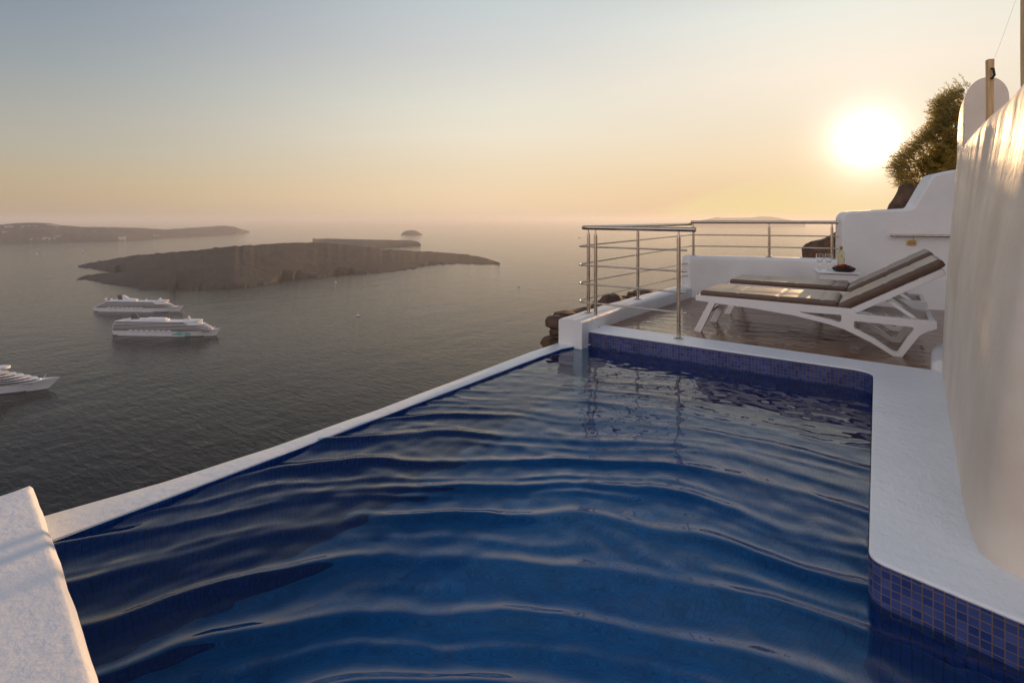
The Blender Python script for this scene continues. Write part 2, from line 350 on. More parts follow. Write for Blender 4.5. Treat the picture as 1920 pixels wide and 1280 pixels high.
# ---- islands
def interp(pts, x):
    if x <= pts[0][0]: return pts[0][1]
    for (a, b), (c, d) in zip(pts, pts[1:]):
        if x <= c: return b + (d - b) * (x - a) / (c - a)
    return pts[-1][1]
def island_patch(bm, top, front, back_ratio, x0, x1, dx, amp, rs=.75, ns=12, seed=0, cliffy=1.0):
    cols = []; n = int((x1 - x0) / dx)
    for i in range(n + 1):
        x = x0 + (x1 - x0) * i / n
        yf = interp(front, x); yt = min(interp(top, x), yf - .15)
        Yf = FPX * (EZ + 250) / (yf - HOR)
        ws = [max(x0, min(x1, x + q * 7)) for q in range(-10, 11)]; yfs = sum(interp(front, q) for q in ws) / len(ws); Ys = FPX * (EZ + 250) / (yfs - HOR)
        taper = min(1, (i + .15) / (n * .12), (n - i + .15) / (n * .10)) ** .6
        th = Ys * (back_ratio - 1) * taper; Yr = max(Ys + th * rs, Yf + 12); th = max(th, (Yr - Yf) / rs); Yb = Yr + th * (1 - rs)
        H = EZ + 250 - (yt - HOR) * Yr / FPX; H = max(H, 1.5)
        col = []
        for k in range(ns + 5):
            if k <= ns:
                s = k / ns; Y = Yf + (Yr - Yf) * s; X = (x - 960) / FPX * Y
                sa = max(.03, (Y - Ys) / max(Yr - Ys, 20)); sa = min(sa, 1)
                h = H * (sa ** (.75 * cliffy)) if s > 0 else -3
                # stay below the sight line to the ridge
                h = min(h, EZ + 250 - (yt + .3 - HOR) * Y / FPX) if s > 0 else -3
                if 0 < s < 1: h += amp * H * (.5 * noise.noise(Vector((X * .006, Y * .006, 1.3))) + noise.noise(Vector((X * .016, Y * .016, 4.3))) + .5 * noise.noise(Vector((X * .04, Y * .04, 4.3)))) * math.sin(math.pi * s)
            else:
                s = (k - ns) / 4; Y = Yr + (Yb - Yr) * s; X = (x - 960) / FPX * Y; h = H * (1 - s) ** 1.3 if s < 1 else -3
            wx, wy = camw(X, Y)
            if 0 < k < ns + 4: h = max(h, .5)
            col.append(bm.verts.new((wx, wy, -250 + h)))
        cols.append(col)
    for a, b in zip(cols, cols[1:]):
        for k in range(len(a) - 1): bm.faces.new((a[k], b[k], b[k + 1], a[k + 1]))
    bm.faces.new(cols[0]); bm.faces.new(cols[-1][::-1])
def jag(pts, amp, step, x0, x1, seed):
    o = []; x = x0
    while x <= x1: o.append((x, interp(pts, x) + amp * noise.noise(Vector((x * .11, seed, 0))) + amp * .5 * noise.noise(Vector((x * .37, seed, 5))))); x += step
    return o
top = [(146, 498), (160, 494), (200, 487), (245, 479), (290, 475), (340, 471), (380, 468), (400, 464), (440, 461), (480, 458.5), (540, 455), (590, 454), (630, 457), (670, 460), (700, 463), (716, 468), (740, 467.5), (770, 470), (820, 472), (870, 476), (905, 482), (925, 488), (937, 494)]
front = [(146, 499), (160, 503), (180, 506), (215, 508.5), (236, 509), (262, 545), (300, 544), (340, 541), (370, 543), (430, 540), (470, 537), (500, 533), (530, 524), (560, 521), (600, 522), (617, 518), (640, 512), (670, 514), (700, 513), (740, 509), (780, 504), (790, 499), (815, 495.5), (860, 495), (900, 496.5), (937, 497)]
bm = bmesh.new()
island_patch(bm, jag(top, 2.4, 4, 146, 937, 2), jag(front, 3.2, 3, 146, 937, 9), 1.32, 146, 937, 3, .025, ns=26)
t2 = [(144, 523), (165, 517), (185, 512), (230, 510), (262, 507), (330, 503)]
f2 = [(144, 524), (165, 526), (187, 528), (190, 532), (215, 536), (258, 538.5), (262, 545), (330, 542)]
island_patch(bm, jag(t2, 1.4, 3, 144, 330, 3), jag(f2, 1.8, 3, 144, 330, 4), 1.14, 144, 330, 3, .03, seed=8)
tag(link('island', bm, 'lava', smooth=70), kind='structure')
bm = bmesh.new()
top = [(-260, 424), (-100, 419), (0, 421), (30, 418), (60, 417), (95, 418.5), (110, 421.5), (150, 425), (200, 425.5), (260, 427), (310, 430), (340, 428), (370, 426), (400, 424), (420, 422.5), (440, 425), (455, 430), (468, 433.6)]
front = [(-260, 458), (0, 456), (60, 455), (140, 454), (220, 453), (290, 449), (340, 445), (430, 441), (460, 436.5), (468, 434.8)]
island_patch(bm, jag(top, .9, 5, -260, 468, 12), jag(front, .6, 5, -260, 468, 5), 1.25, -260, 468, 5, .12, rs=.6, seed=20)
tag(link('island', bm, 'island', smooth=70), kind='structure')
bm = bmesh.new()
top = [(586, 446), (592, 447.5), (620, 447), (700, 449), (770, 450), (785, 453), (790, 459)]
front = [(586, 468), (640, 468), (700, 465.5), (740, 463), (785, 460.5), (790, 460)]
island_patch(bm, jag(top, .5, 4, 586, 790, 2), jag(front, .4, 4, 586, 790, 5), 1.12, 586, 790, 4, .05, rs=.4, seed=30, cliffy=.6)
tag(link('island', bm, 'island', smooth=70), kind='structure')
bm = bmesh.new()
island_patch(bm, [(751, 440), (757, 434), (766, 431.5), (778, 431.5), (786, 435), (792, 440)], [(751, 441), (770, 441.5), (792, 441)], 1.06, 751, 792, 2, .03, seed=31)
tag(link('island', bm, 'island', smooth=70), kind='structure')
bm = bmesh.new()
t = [(1295, 419), (1315, 413), (1335, 409), (1343, 406.5), (1352, 408.5), (1380, 408), (1410, 407.5), (1425, 405.5), (1445, 406), (1465, 409), (1485, 413), (1510, 419)]
island_patch(bm, t, [(1295, 424.5), (1510, 424.5)], 1.08, 1295, 1510, 5, .03, seed=33)
tag(link('island', bm, 'lava', smooth=70), kind='structure')
# white hamlets on the big far island: too many and too small to count
bm = bmesh.new(); rv = random.Random(5)
for cx, cy, n, sx, sy in ((16, 425, 16, 8, 1.2), (8, 435, 6, 6, 1), (95, 421.5, 12, 10, .8), (85, 447, 14, 14, 2), (110, 443, 8, 10, 1), (230, 446, 10, 8, 2), (295, 441, 10, 10, 1.2), (50, 424, 8, 14, 1)):
    for _ in range(n):
        x = cx + rv.gauss(0, sx * .5); y = cy + rv.gauss(0, sy * .5)
        yf = interp(front, x) if False else interp([(-260, 458), (0, 456), (60, 455), (140, 454), (220, 453), (290, 449), (340, 445), (430, 441)], x)
        yt = interp([(-260, 424), (0, 421), (60, 417), (110, 421.5), (200, 425.5), (310, 430), (400, 424)], x)
        s = max(.02, min(.95, (yf - y) / (yf - yt))); Yf = FPX * 251.07 / (yf - HOR); Y = Yf * (1 + .25 * .6 * s) - 80
        X = (x - 960) / FPX * Y; z = EZ - (y - HOR) * Y / FPX; wx, wy = camw(X, Y); d = rv.uniform(5, 11)
        box(bm, wx - d, wx + d, wy - d, wy + d, z - 26, z + 5)
tag(link('village', bm, 'village', smooth=None), 'tiny white hamlets scattered on the hazy far island', 'village', kind='stuff')

# ================================================================== TERRACE
# terrace floor
bm = bmesh.new()
fl = [(-2.32, 4.76), (.275, 4.705), (2.4, 4.70), (2.4, 8.9), (-.2, 8.0), (-1.2, 7.75), (-2.2, 7.45)]
prism(bm, fl, lambda p: (*p, -.022), lambda p: (*p, -.3))
tag(link('terrace_floor', bm, 'floor', smooth=None), kind='structure')

# ---- pool shell
pool = empty('swimming_pool', (-1.2, 2.4, 0), 'blue mosaic infinity pool with white coping beside the terrace', 'pool')
def plink(name, bm, m, **k):
    o = link(name, bm, m, None, **k); o.parent = pool; o.matrix_parent_inverse = Matrix.Translation((1.2, -2.4, 0)); return o
LIP = [(.1, -2.51), (.56, -2.50), (1.35, -2.475), (2.0, -2.46), (3.0, -2.43), (3.8, -2.41), (4.1, -2.395), (4.3, -2.33), (4.415, -2.245)]
inner = rounded([(-2.51, .1), (1.3, .1), (1.3, 1.905), (.33, 1.905), (-.035, 1.985), (-.05, 4.415), (-2.245, 4.415)], [0, 0, .1, .5, .06, .14, 0], 8) + [(u, v) for v, u in LIP[1:-1][::-1]]
bm = bmesh.new(); uv = bm.loops.layers.uv.new(); acc = 0; n = len(inner)
zt, zbm = -.012, -1.25
for i in range(n):
    a, b = inner[i], inner[(i + 1) % n]; L = math.dist(a, b)
    if L < 1e-5: continue
    edge = a[0] < -2.3 and b[0] < -2.3 and a[1] != b[1]
    z1 = -.1265 if edge else zt
    zs_ = (zbm, -.185, z1) if not edge else (zbm, -.2, z1)
    for q0, q1, mi in ((zs_[0], zs_[1], 1), (zs_[1], zs_[2], 1 if edge else 0)):
        f = bm.faces.new([bm.verts.new(p) for p in ((*a, q0), (*b, q0), (*b, q1), (*a, q1))]); f.material_index = mi
        for l, q in zip(f.loops, ((acc, q0), (acc + L, q0), (acc + L, q1), (acc, q1))): l[uv].uv = q
    acc += L
bmesh.ops.remove_doubles(bm, verts=bm.verts[:], dist=1e-5)
plink('tiled_wall', bm, 'tile', smooth=30).data.materials.append(M['tile_deep'])
bm = bmesh.new(); uv = bm.loops.layers.uv.new()
f = bm.faces.new([bm.verts.new((*p, zbm)) for p in inner])
for l, p in zip(f.loops, inner): l[uv].uv = p
plink('tiled_floor', bm, 'tile_floor', smooth=None)
# coping slab: far strip + right deck
cop = rounded([(-2.36, 4.41), (-.045, 4.41), (-.033, 1.98), (.33, 1.90), (1.35, 1.90), (1.35, 4.7), (.28, 4.705), (-2.36, 4.765)], [0, .14, .06, .5, 0, 0, 0, 0], 8)
bm = bmesh.new(); prism(bm, cop, lambda p: (*p, 0), lambda p: (*p, -.014))
plink('coping', bm, 'coping', smooth=40, bevel=.008, seg=3)
bm = bmesh.new(); prism(bm, rounded([(-2.36, 4.43), (-.03, 4.43), (-.01, 2.0), (.34, 1.93), (1.35, 1.93), (1.35, 4.69), (-2.36, 4.75)], [0, .14, .06, .5, 0, 0, 0], 8), lambda p: (*p, -.015), lambda p: (*p, -1.3))
plink('pool_bank', bm, 'plaster', smooth=40)
# overflow edge
bm = bmesh.new(); rows = []
ed = [(.1, 0, -2.79), (.56, 0, -2.74), (.70, 0, -2.713), (.95, 0, -2.655), (1.42, 0, -2.60), (2.1, 0, -2.572), (3.8, 0, -2.57), (4.42, 0, -2.53)]
for v in list(np.arange(.1, 4.40, .05)) + [4.404]:
    ui = interp(LIP, v); uo = interp([(e[0], e[2]) for e in ed], v)
    jz = .003 * noise.noise(Vector((0, v * 3, 0))); ji = .003 * noise.noise(Vector((4, v * 5, 0)))
    sec = [(ui - .01, -.135), (ui + .004 + ji, -.128), (ui + .002 + ji, -.1215 + jz), (ui - .02, -.118 + jz), ((ui + uo) / 2, -.117 + jz), (uo + .02, -.119 + jz), (uo + .004, -.127), (uo - .002, -.15), (uo - .03, -.6), (uo - .1, -2.2)]
    rows.append([bm.verts.new((a, v, z)) for a, z in sec])
for a, b in zip(rows, rows[1:]):
    for k in range(len(a) - 1): bm.faces.new((a[k], a[k + 1], b[k + 1], b[k]))
plink('overflow_edge', bm, 'edge', smooth=60)

# ---- pool water surface
def water_mesh():
    d = .0125; us = np.arange(-2.505, 1.3, d); vs = np.arange(.12, 4.42, d); U, V = np.meshgrid(us, vs)
    rng = np.random.RandomState(4)
    def lowf(scale, n=10, seed=0):
        r = np.random.RandomState(seed); h = np.zeros_like(U)
        for _ in range(n):
            a = r.uniform(0, 6.28); k = 2 * np.pi / scale * r.uniform(.6, 1.5); h += np.sin(k * (U * np.cos(a) + V * np.sin(a)) + r.uniform(0, 6.28))
        return h / np.sqrt(n)
    sm = lambda a, b, x: np.clip((x - a) / (b - a), 0, 1) ** 2 * (3 - 2 * np.clip((x - a) / (b - a), 0, 1))
    warp = .035 * lowf(1.3, seed=1) + .012 * lowf(.5, seed=2)
    r1 = np.hypot(U - .10, V + .38) + warp
    r2 = np.hypot(U - .25, V + 2.6) + warp
    def wave(r, lam, ph):
        p = 2 * np.pi * r / lam + ph; return np.exp(1.9 * (np.cos(p) - 1))
    far = sm(2.0, 3.1, V)
    mod1 = np.clip(.8 + .5 * lowf(.9, seed=5), .15, 1.8); mod2 = .7 + .35 * lowf(1.1, seed=6)
    h = .0158 * (1 - far) * wave(r1, .262, -2 * np.pi * 2.46 / .262) * mod1 * (.55 + .45 * sm(.5, 1.6, r1))
    h += .0048 * far * wave(r2, .27, -2 * np.pi * 5.13 / .27) * mod2 * (1 - .7 * sm(2.8, 3.9, V))
    r3 = np.hypot(U - .16, V + .55) + warp * 1.2
    h += .0052 * wave(r3, .168, 1.3) * np.clip(.55 + .6 * lowf(.8, seed=7), 0, 2) * (1 - .75 * far)
    h += .0035 * wave(np.hypot(U + .9, V + 1.5) + warp, .26, 2.0) * np.clip(.3 + .6 * lowf(.9, seed=17), 0, 2) * (1 - .4 * far)
    h += .00075 * wave(np.hypot(U - .3, V + .1) + warp * 1.5, .118, .4) * np.clip(.4 + .7 * lowf(.6, seed=27), 0, 2) * (1 - .85 * far)
    h += .00045 * wave(np.hypot(U + 1.9, V - .6) + warp, .09, .4) * np.clip(.2 + .8 * lowf(.7, seed=28), 0, 2) * (1 - .85 * far)
    fan = sm(.9, 1.5, V) * (1 - sm(2.3, 2.8, V)) * sm(-1.1, -.3, U)
    h += .00022 * fan * np.sin(2 * np.pi / .028 * (np.hypot(U - .9, V - .3) + .3 * warp)) * (.5 + .5 * lowf(.5, seed=9))
    # small confused ripples
    for i in range(26):
        a = rng.uniform(0, 6.28); lam = rng.uniform(.07, .16); h += .00016 * (1 - .45 * far) * (lam / .1) * np.sin(2 * np.pi / lam * (U * np.cos(a) + V * np.sin(a)) + rng.uniform(0, 6.28))
    rp = sm(2.4, 3.4, V) * (.6 + .5 * lowf(.5, seed=8))
    for i in range(30):
        a = rng.normal(1.45, .8); lam = rng.uniform(.035, .075); h += .00005 * (lam / .05) * rp * np.sin(2 * np.pi / lam * (U * np.cos(a) + V * np.sin(a)) + rng.uniform(0, 6.28))
    z = -.1435 + h
    lipu = np.interp(V, [p[0] for p in LIP], [p[1] for p in LIP])
    inside = ~((U > -.025) & (V > 2.0)) & (U > lipu - .02)
    ny, nx = U.shape
    co = np.stack([U.ravel(), V.ravel(), z.ravel()], 1)
    idx = np.arange(ny * nx).reshape(ny, nx)
    q = np.stack([idx[:-1, :-1], idx[:-1, 1:], idx[1:, 1:], idx[1:, :-1]], -1).reshape(-1, 4)
    ok = inside[:-1, :-1].ravel() & inside[1:, 1:].ravel(); q = q[ok]
    used = np.unique(q); mp = -np.ones(ny * nx, int); mp[used] = np.arange(len(used)); q = mp[q]; co = co[used]
    me = bpy.data.meshes.new('pool_water'); me.vertices.add(len(co)); me.vertices.foreach_set('co', co.astype(np.float32).ravel())
    me.loops.add(len(q) * 4); me.loops.foreach_set('vertex_index', q.ravel().astype(np.int32))
    me.polygons.add(len(q)); me.polygons.foreach_set('loop_start', np.arange(len(q), dtype=np.int32) * 4)
    me.update(calc_edges=True); me.polygons.foreach_set('use_smooth', [True] * len(q)); me.validate()
    me.materials.append(M['pool_water'])
    o = bpy.data.objects.new('pool_water', me); C.objects.link(o); tag(o, kind='structure')
water_mesh()

# ---- near parapet on the left, where the photographer stands
bm = bmesh.new()
par = [(-2.79, .548), (-2.3, .50), (-1.82, .447), (-1.46, .405), (-.9, .37), (.6, .34), (1.5, .34), (1.5, -.8), (-2.72, -.8)]
pp = []
for i in range(len(par)):
    a, b = Vector(par[i]), Vector(par[(i + 1) % len(par)]); k = max(1, int((b - a).length / .06))
    for j in range(k): pp.append(tuple(a.lerp(b, j / k)))
rings = []
PSIGN = sum(pp[i - 1][0] * pp[i][1] - pp[i][0] * pp[i - 1][1] for i in range(len(pp)))
for ins, z in ((0, -1.6), (0, -.5), (.0, -.10), (.0, -.03), (.0, -.022), (.003, -.017), (.016, -.0025), (.021, -.0004), (.032, 0)):
    ring = []
    for i, p in enumerate(pp):
        p = Vector(p); t = (Vector(pp[(i + 1) % len(pp)]) - Vector(pp[i - 1])).normalized(); nn = Vector((-t.y, t.x)) * (1 if PSIGN > 0 else -1)
        wob = .004 * noise.noise(Vector((p.x * 9, p.y * 9, z * 5))) + .002 * noise.noise(Vector((p.x * 30, p.y * 30, z * 9)))
        q = p + nn * (ins + wob * (1 if ins < .02 else 0)); ring.append(bm.verts.new((q.x, q.y, z + (wob * .4 if ins < .02 else 0))))
    rings.append(ring)
for a, b in zip(rings, rings[1:]):
    for k in range(len(a)): bm.faces.new((a[k], a[(k + 1) % len(a)], b[(k + 1) % len(a)], b[k]))
bm.faces.new(rings[-1])
tag(link('parapet', bm, 'parapet', smooth=50), 'thick white parapet at the near left corner of the pool with a sunlit edge', 'parapet')

# ---- kerb under the railing
front = [(-2.262, 4.25), (-2.275, 5.2), (-2.22, 6.2), (-2.14, 7.40)]
ks = sweep_wall('kerb_wall', 'plaster', front, lambda s: .25 - .02 * s, -1.4, lambda s, q: .12, rr=.03, amp=.004)
tag(ks, 'low white kerb carrying the steel railing along the left side of the terrace', 'kerb')
# ---- low curved back wall
front = [(-2.16, 7.27), (-1.75, 7.46), (-1.22, 7.61), (-.8, 7.69), (-.36, 7.745)]
bm = bmesh.new()
lw = sweep_wall('low_wall', 'plaster', front, .24, -.3, lambda s, q: .557 - .005 * s, rr=.045, amp=.006)
tag(lw, 'low curved white wall at the back of the terrace under the thin rails', 'wall')
bm = bmesh.new()   # its rounded end post
lathe(bm, [(.135, -1.0), (.135, 0), (.133, .4), (.128, .52), (.11, .55), (.07, .561), (0, .563)], 24, (-2.185, 7.41, 0)); lumps(bm, .005, 4, 2)
link('wall_end', bm, 'plaster', lw, 60)
# ---- tall back wall
d = Vector((.90, .29)).normalized(); o0 = Vector((-.41, 7.70)); nb = Vector((-d.y, d.x))
poly = rounded([(0, -.3), (3.0, -.3), (3.0, 1.78), (1.16, 1.66), (.96, 1.61), (.76, 1.205), (.35, 1.185), (0, 1.165)], [0, 0, .2, .2, .10, .06, 0, .13], 8)
bm = bmesh.new()
prism(bm, poly, lambda p: (*(o0 + d * p[0]), p[1]), lambda p: (*(o0 + d * p[0] + nb * .28), p[1]))
tw = tag(link('back_wall', bm, 'plaster', smooth=40, bevel=.03, seg=4), 'tall white plaster wall stepping up behind the sun loungers', 'wall')

# ---- big wall on the right with its arched pier
rw = empty('side_wall', (.5, 3.2, 0), 'big white streaked plaster wall along the right side of the pool deck', 'wall')
def rlink(name, bm, m, **k):
    o = link(name, bm, m, None, **k); o.parent = rw; o.matrix_parent_inverse = Matrix.Translation((-.5, -3.2, 0)); return o
base = [(1.3, 2.02), (.9, 2.05), (.6, 2.075), (.42, 2.10), (.33, 2.125), (.275, 2.16), (.252, 2.24), (.248, 2.45), (.262, 2.78), (.28, 3.2), (.298, 3.65), (.325, 4.2), (.35, 4.75), (.37, 5.0), (.41, 5.10), (.5, 5.16), (.7, 5.18), (1.3, 5.18)]
path = smooth_path(base, .03, 4)
def side_u(p, z):
    """how far the face leans back and bulges at height z"""
    zz = max(z, 0); v = p.y
    top = max(.04, min(.22, .45 - interp([(2.24, .252), (2.78, .262), (3.2, .28), (3.65, .298), (4.2, .325), (4.75, .345), (5.0, .36)], v))) if v > 2.20 else max(.05, .20 - .3 * max(0, p.x - .28))
    lean = top * (min(zz, 1.62) / 1.62) ** 1.25
    col = .010 * noise.noise(Vector((v * 1.7, 0, z * .35))) + .005 * noise.noise(Vector((v * 6, 1, z * .5))) + .002 * noise.noise(Vector((v * 19, 4, z * 1.1)))
    return lean + col * min(1, zz * 3 + .3)
bm = bmesh.new(); rows = []
zs = list(np.arange(-.05, 1.50, .045)) + [1.52, 1.55, 1.575, 1.593, 1.606, 1.614, 1.618]
ins = {1.52: 0, 1.55: .003, 1.575: .009, 1.593: .018, 1.606: .032, 1.614: .05, 1.618: .08}
for z in zs:
    row = []
    for i, p in enumerate(path):
        t = (path[min(i + 1, len(path) - 1)] - path[max(i - 1, 0)]).normalized(); nn = Vector((t.y, -t.x))
        s = side_u(p, z) + ins.get(z, 0)
        f = min(1, max(0, (1.25 - p.x) / .5))
        zt = z + (.02 * (p.y - 4.5) / -2 if z > 1.5 else 0)
        q = p + nn * s * f; row.append(bm.verts.new((q.x, q.y, zt)))
    rows.append(row)
for a, b in zip(rows, rows[1:]):
    for k in range(len(a) - 1): bm.faces.new((a[k], a[k + 1], b[k + 1], b[k]))
bm.faces.new(rows[-1])
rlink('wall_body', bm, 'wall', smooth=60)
# arched pier rising at its far end
bm = bmesh.new(); rings = []
for z in list(np.arange(1.3, 1.84, .06)) + [1.86, 1.89, 1.92, 1.945, 1.965, 1.98, 1.992, 1.999, 2.003]:
    k = max(0, (z - 1.85) / .153); half = .108 * math.sqrt(max(0.0, 1 - min(k, 1) ** 2.1)) + .002
    uc = .560; lean = .03 * (z - 1.6)
    vb = 5.12 - .40 * max(0, (z - 1.62) / .38) ** 2.2
    x0, x1 = uc - half + lean * .3, uc + half
    ring = []
    for (a, b) in rounded([(x0, 4.55), (x1, 4.55), (x1, vb), (x0 + .012, vb)], [.004, .004, .05, .06], 5): ring.append(bm.verts.new((a, b, z)))
    rings.append(ring)
for a, b in zip(rings, rings[1:]):
    for k in range(len(a)): bm.faces.new((a[k], a[(k + 1) % len(a)], b[(k + 1) % len(a)], b[k]))
bm.faces.new(rings[-1])
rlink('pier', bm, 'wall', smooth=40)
# small rounded plinth at the foot of the wall, on the terrace side
bm = bmesh.new(); rings = []
for ins_, z in ((0, -.1), (0, .02), (.01, .05), (.03, .068), (.06, .075), (.1, .077)):
    rings.append([bm.verts.new((a, b, z)) for a, b in rounded([(.285 + ins_, 4.70), (.9, 4.70), (.9, 5.45 - ins_), (.33 + ins_, 5.40 - ins_)], [.05, 0, 0, .12], 6)])
for a, b in zip(rings, rings[1:]):
    for k in range(len(a)): bm.faces.new((a[k], a[(k + 1) % len(a)], b[(k + 1) % len(a)], b[k]))
bm.faces.new(rings[-1])
rlink('plinth', bm, 'plaster', smooth=60)

# ---- wooden posts on the big wall, with the wire between them
def wood_post(x, y, z0, z1, w_, d_, label, tilt=0, notch=None):
    t = empty('wooden_post', (x, y, z0), label, 'post', 'wooden posts on the side wall')
    bm = bmesh.new()
    for k in range(9):
        pass
    box(bm, -w_ / 2, w_ / 2, -d_ / 2, d_ / 2, 0, z1 - z0)
    bmesh.ops.subdivide_edges(bm, edges=bm.edges[:], cuts=5, use_grid_fill=True); lumps(bm, .004, 9, x)
    link('post', bm, 'wood', t, 40, bevel=.003)
    if notch:
        bm = bmesh.new(); tube(bm, [(0, -d_ / 2 + .01, notch - z0 + .06), (0, -d_ / 2 - .018, notch - z0 + .05), (.004, -d_ / 2 - .022, notch - z0 + .01), (-.006, -d_ / 2 - .008, notch - z0 - .01)], .007, 6)
        link('hook', bm, 'dark', t, 60)
    t.rotation_euler = (0, tilt, YAW * .6)
    return t
wood_post(.545, 4.30, 1.60, 2.055, .030, .03, 'short weathered wooden post with a dark hook in front of the arched pier', 0, 1.94)
wood_post(.66, 3.78, 1.60, 2.62, .09, .09, 'tall thick wooden post cut by the right border of the photo', 0, 2.235)
bm = bmesh.new(); tube(bm, [Vector((.56, 4.30, 2.04)).lerp(Vector((.66, 3.76, 2.58)), k / 8) - Vector((0, 0, .03 * math.sin(math.pi * k / 8))) for k in range(9)], .0006, 4)
tag(link('wire', bm, 'white_plastic', smooth=60), 'thin wire strung between the two wooden posts', 'wire')

# ---- handrail on the tall wall
hr = empty('wall_handrail', (.35, 7.9, .86), 'short metal handrail fixed to the tall white wall above the loungers', 'handrail')
def on_tall(px, py, off=.0):
    """point on the face of the tall wall seen at a pixel"""
    t = (px - 960) / FPX; r = Vector((t * CA - SA, t * SA + CA)); n = nb
    Y = (o0 - n * off).dot(n) / r.dot(n); return Vector((r.x * Y, r.y * Y, EZ - (py - HOR) * Y / FPX))
a, b = on_tall(1670, 441.5, .06), on_tall(1800, 442.5, .06)
inv_h = Matrix.Translation((-.35, -7.9, -.86))
bm = bmesh.new(); tube(bm, [a, b], .017, 12); o = link('rail_bar', bm, 'steel', hr, 60); o.matrix_parent_inverse = inv_h
pb = on_tall(1709, 455, .004); bm = bmesh.new()
mt = Matrix.Translation(pb) @ Matrix(((d.x, -d.y, 0, 0), (d.y, d.x, 0, 0), (0, 0, 1, 0), (0, 0, 0, 1)))
box(bm, -.048, .048, -.012, .006, -.03, .03, mt); o = link('mounting_plate', bm, 'brass', hr, 30, bevel=.004); o.matrix_parent_inverse = inv_h
for sx in (-.03, .03):
    bm = bmesh.new(); box(bm, sx - .012, sx + .012, -.019, -.0125, -.018, .014, mt); o = link('screw_head', bm, 'foil', hr, 30, bevel=.003); o.matrix_parent_inverse = inv_h
bm = bmesh.new(); tube(bm, [mt @ Vector((0, -.01, 0)), mt @ Vector((0, -.06, .0)), mt @ Vector((0, -.058, .085))], .008, 8); o = link('bracket', bm, 'brass', hr, 60); o.matrix_parent_inverse = inv_h

# ================================================================== RAILINGS
def post(par, x, y, z0, z1, r=.0175):
    bm = bmesh.new(); lathe(bm, [(r, 0), (r, z1 - z0 - .075), (r * .95, z1 - z0 - .065), (.008, z1 - z0 - .03), (.0065, z1 - z0)], 14)
    p = link('post', bm, 'steel', par, 50); p.location = Vector((x, y, z0)) - par.location
    bm = bmesh.new(); lathe(bm, [(.045, .0), (.045, .005), (.03, .009), (.020, .014), (.0178, .02)], 18)
    for k in range(4):
        a = k * math.pi / 2 + .7; lathe(bm, [(.006, .005), (.006, .012), (0, .014)], 6, (.036 * math.cos(a), .036 * math.sin(a), 0))
    link('flange', bm, 'steel', p, 50)
def rail(par, name, pts, r, rc=.1):
    bm = bmesh.new(); tube(bm, [Vector(p) - par.location for p in pts], r, 12); return link(name, bm, 'steel', par, 60)
def corner(a, c, b, r, n=8):
    a, b, c = Vector(a), Vector(b), Vector(c); da = (a - c).normalized(); db = (b - c).normalized()
    p0, p1 = c + da * r, c + db * r
    return [a] + [p0 * (1 - k / n) ** 2 + c * 2 * (k / n) * (1 - k / n) + p1 * (k / n) ** 2 for k in range(n + 1)] + [b]
rl = empty('steel_railing', (-1.9, 4.6, 0), 'L shaped stainless steel railing with four bars at the far pool corner', 'railing')
post(rl, -2.303, 4.615, 0, .975); post(rl, -1.474, 4.60, 0, .975)
post(rl, -2.405, 4.66, .12, .975); post(rl, -2.345, 5.81, .12, .985)
rail(rl, 'handrail', corner((-1.325, 4.60, .978), (-2.48, 4.62, .985), (-2.19, 7.38, 1.00), .10), .021)
for z0, z1, end in ((.794, .848, (-2.19, 7.36)), (.605, .69, (-2.19, 7.36)), (.418, .449, (-2.21, 7.30)), (.235, .279, (-2.21, 7.30))):
    rail(rl, 'rail_bar', corner((-1.40, 4.60, z0), (-2.53, 4.62, z0), (*end, z1), .11), .0085)
r2 = empty('wall_railing', (-1.2, 7.75, .55), 'curved steel railing with two thin bars standing on the low back wall', 'railing')
mid = [(-2.19, 7.37), (-1.75, 7.57), (-1.22, 7.72), (-.8, 7.80), (-.38, 7.855)]
for (x, y) in ((-2.16, 7.39), (-1.24, 7.715), (-.52, 7.83)): post(r2, x, y, .553, 1.02, .0165)
hp = [p for p in smooth_path([Vector((*p, 1.028)) for p in mid], .1, 3)]
rail(r2, 'handrail', hp, .021)
for z in (.848, .69): rail(r2, 'rail_bar', smooth_path([Vector((*p, z)) for p in mid], .1, 3), .009)

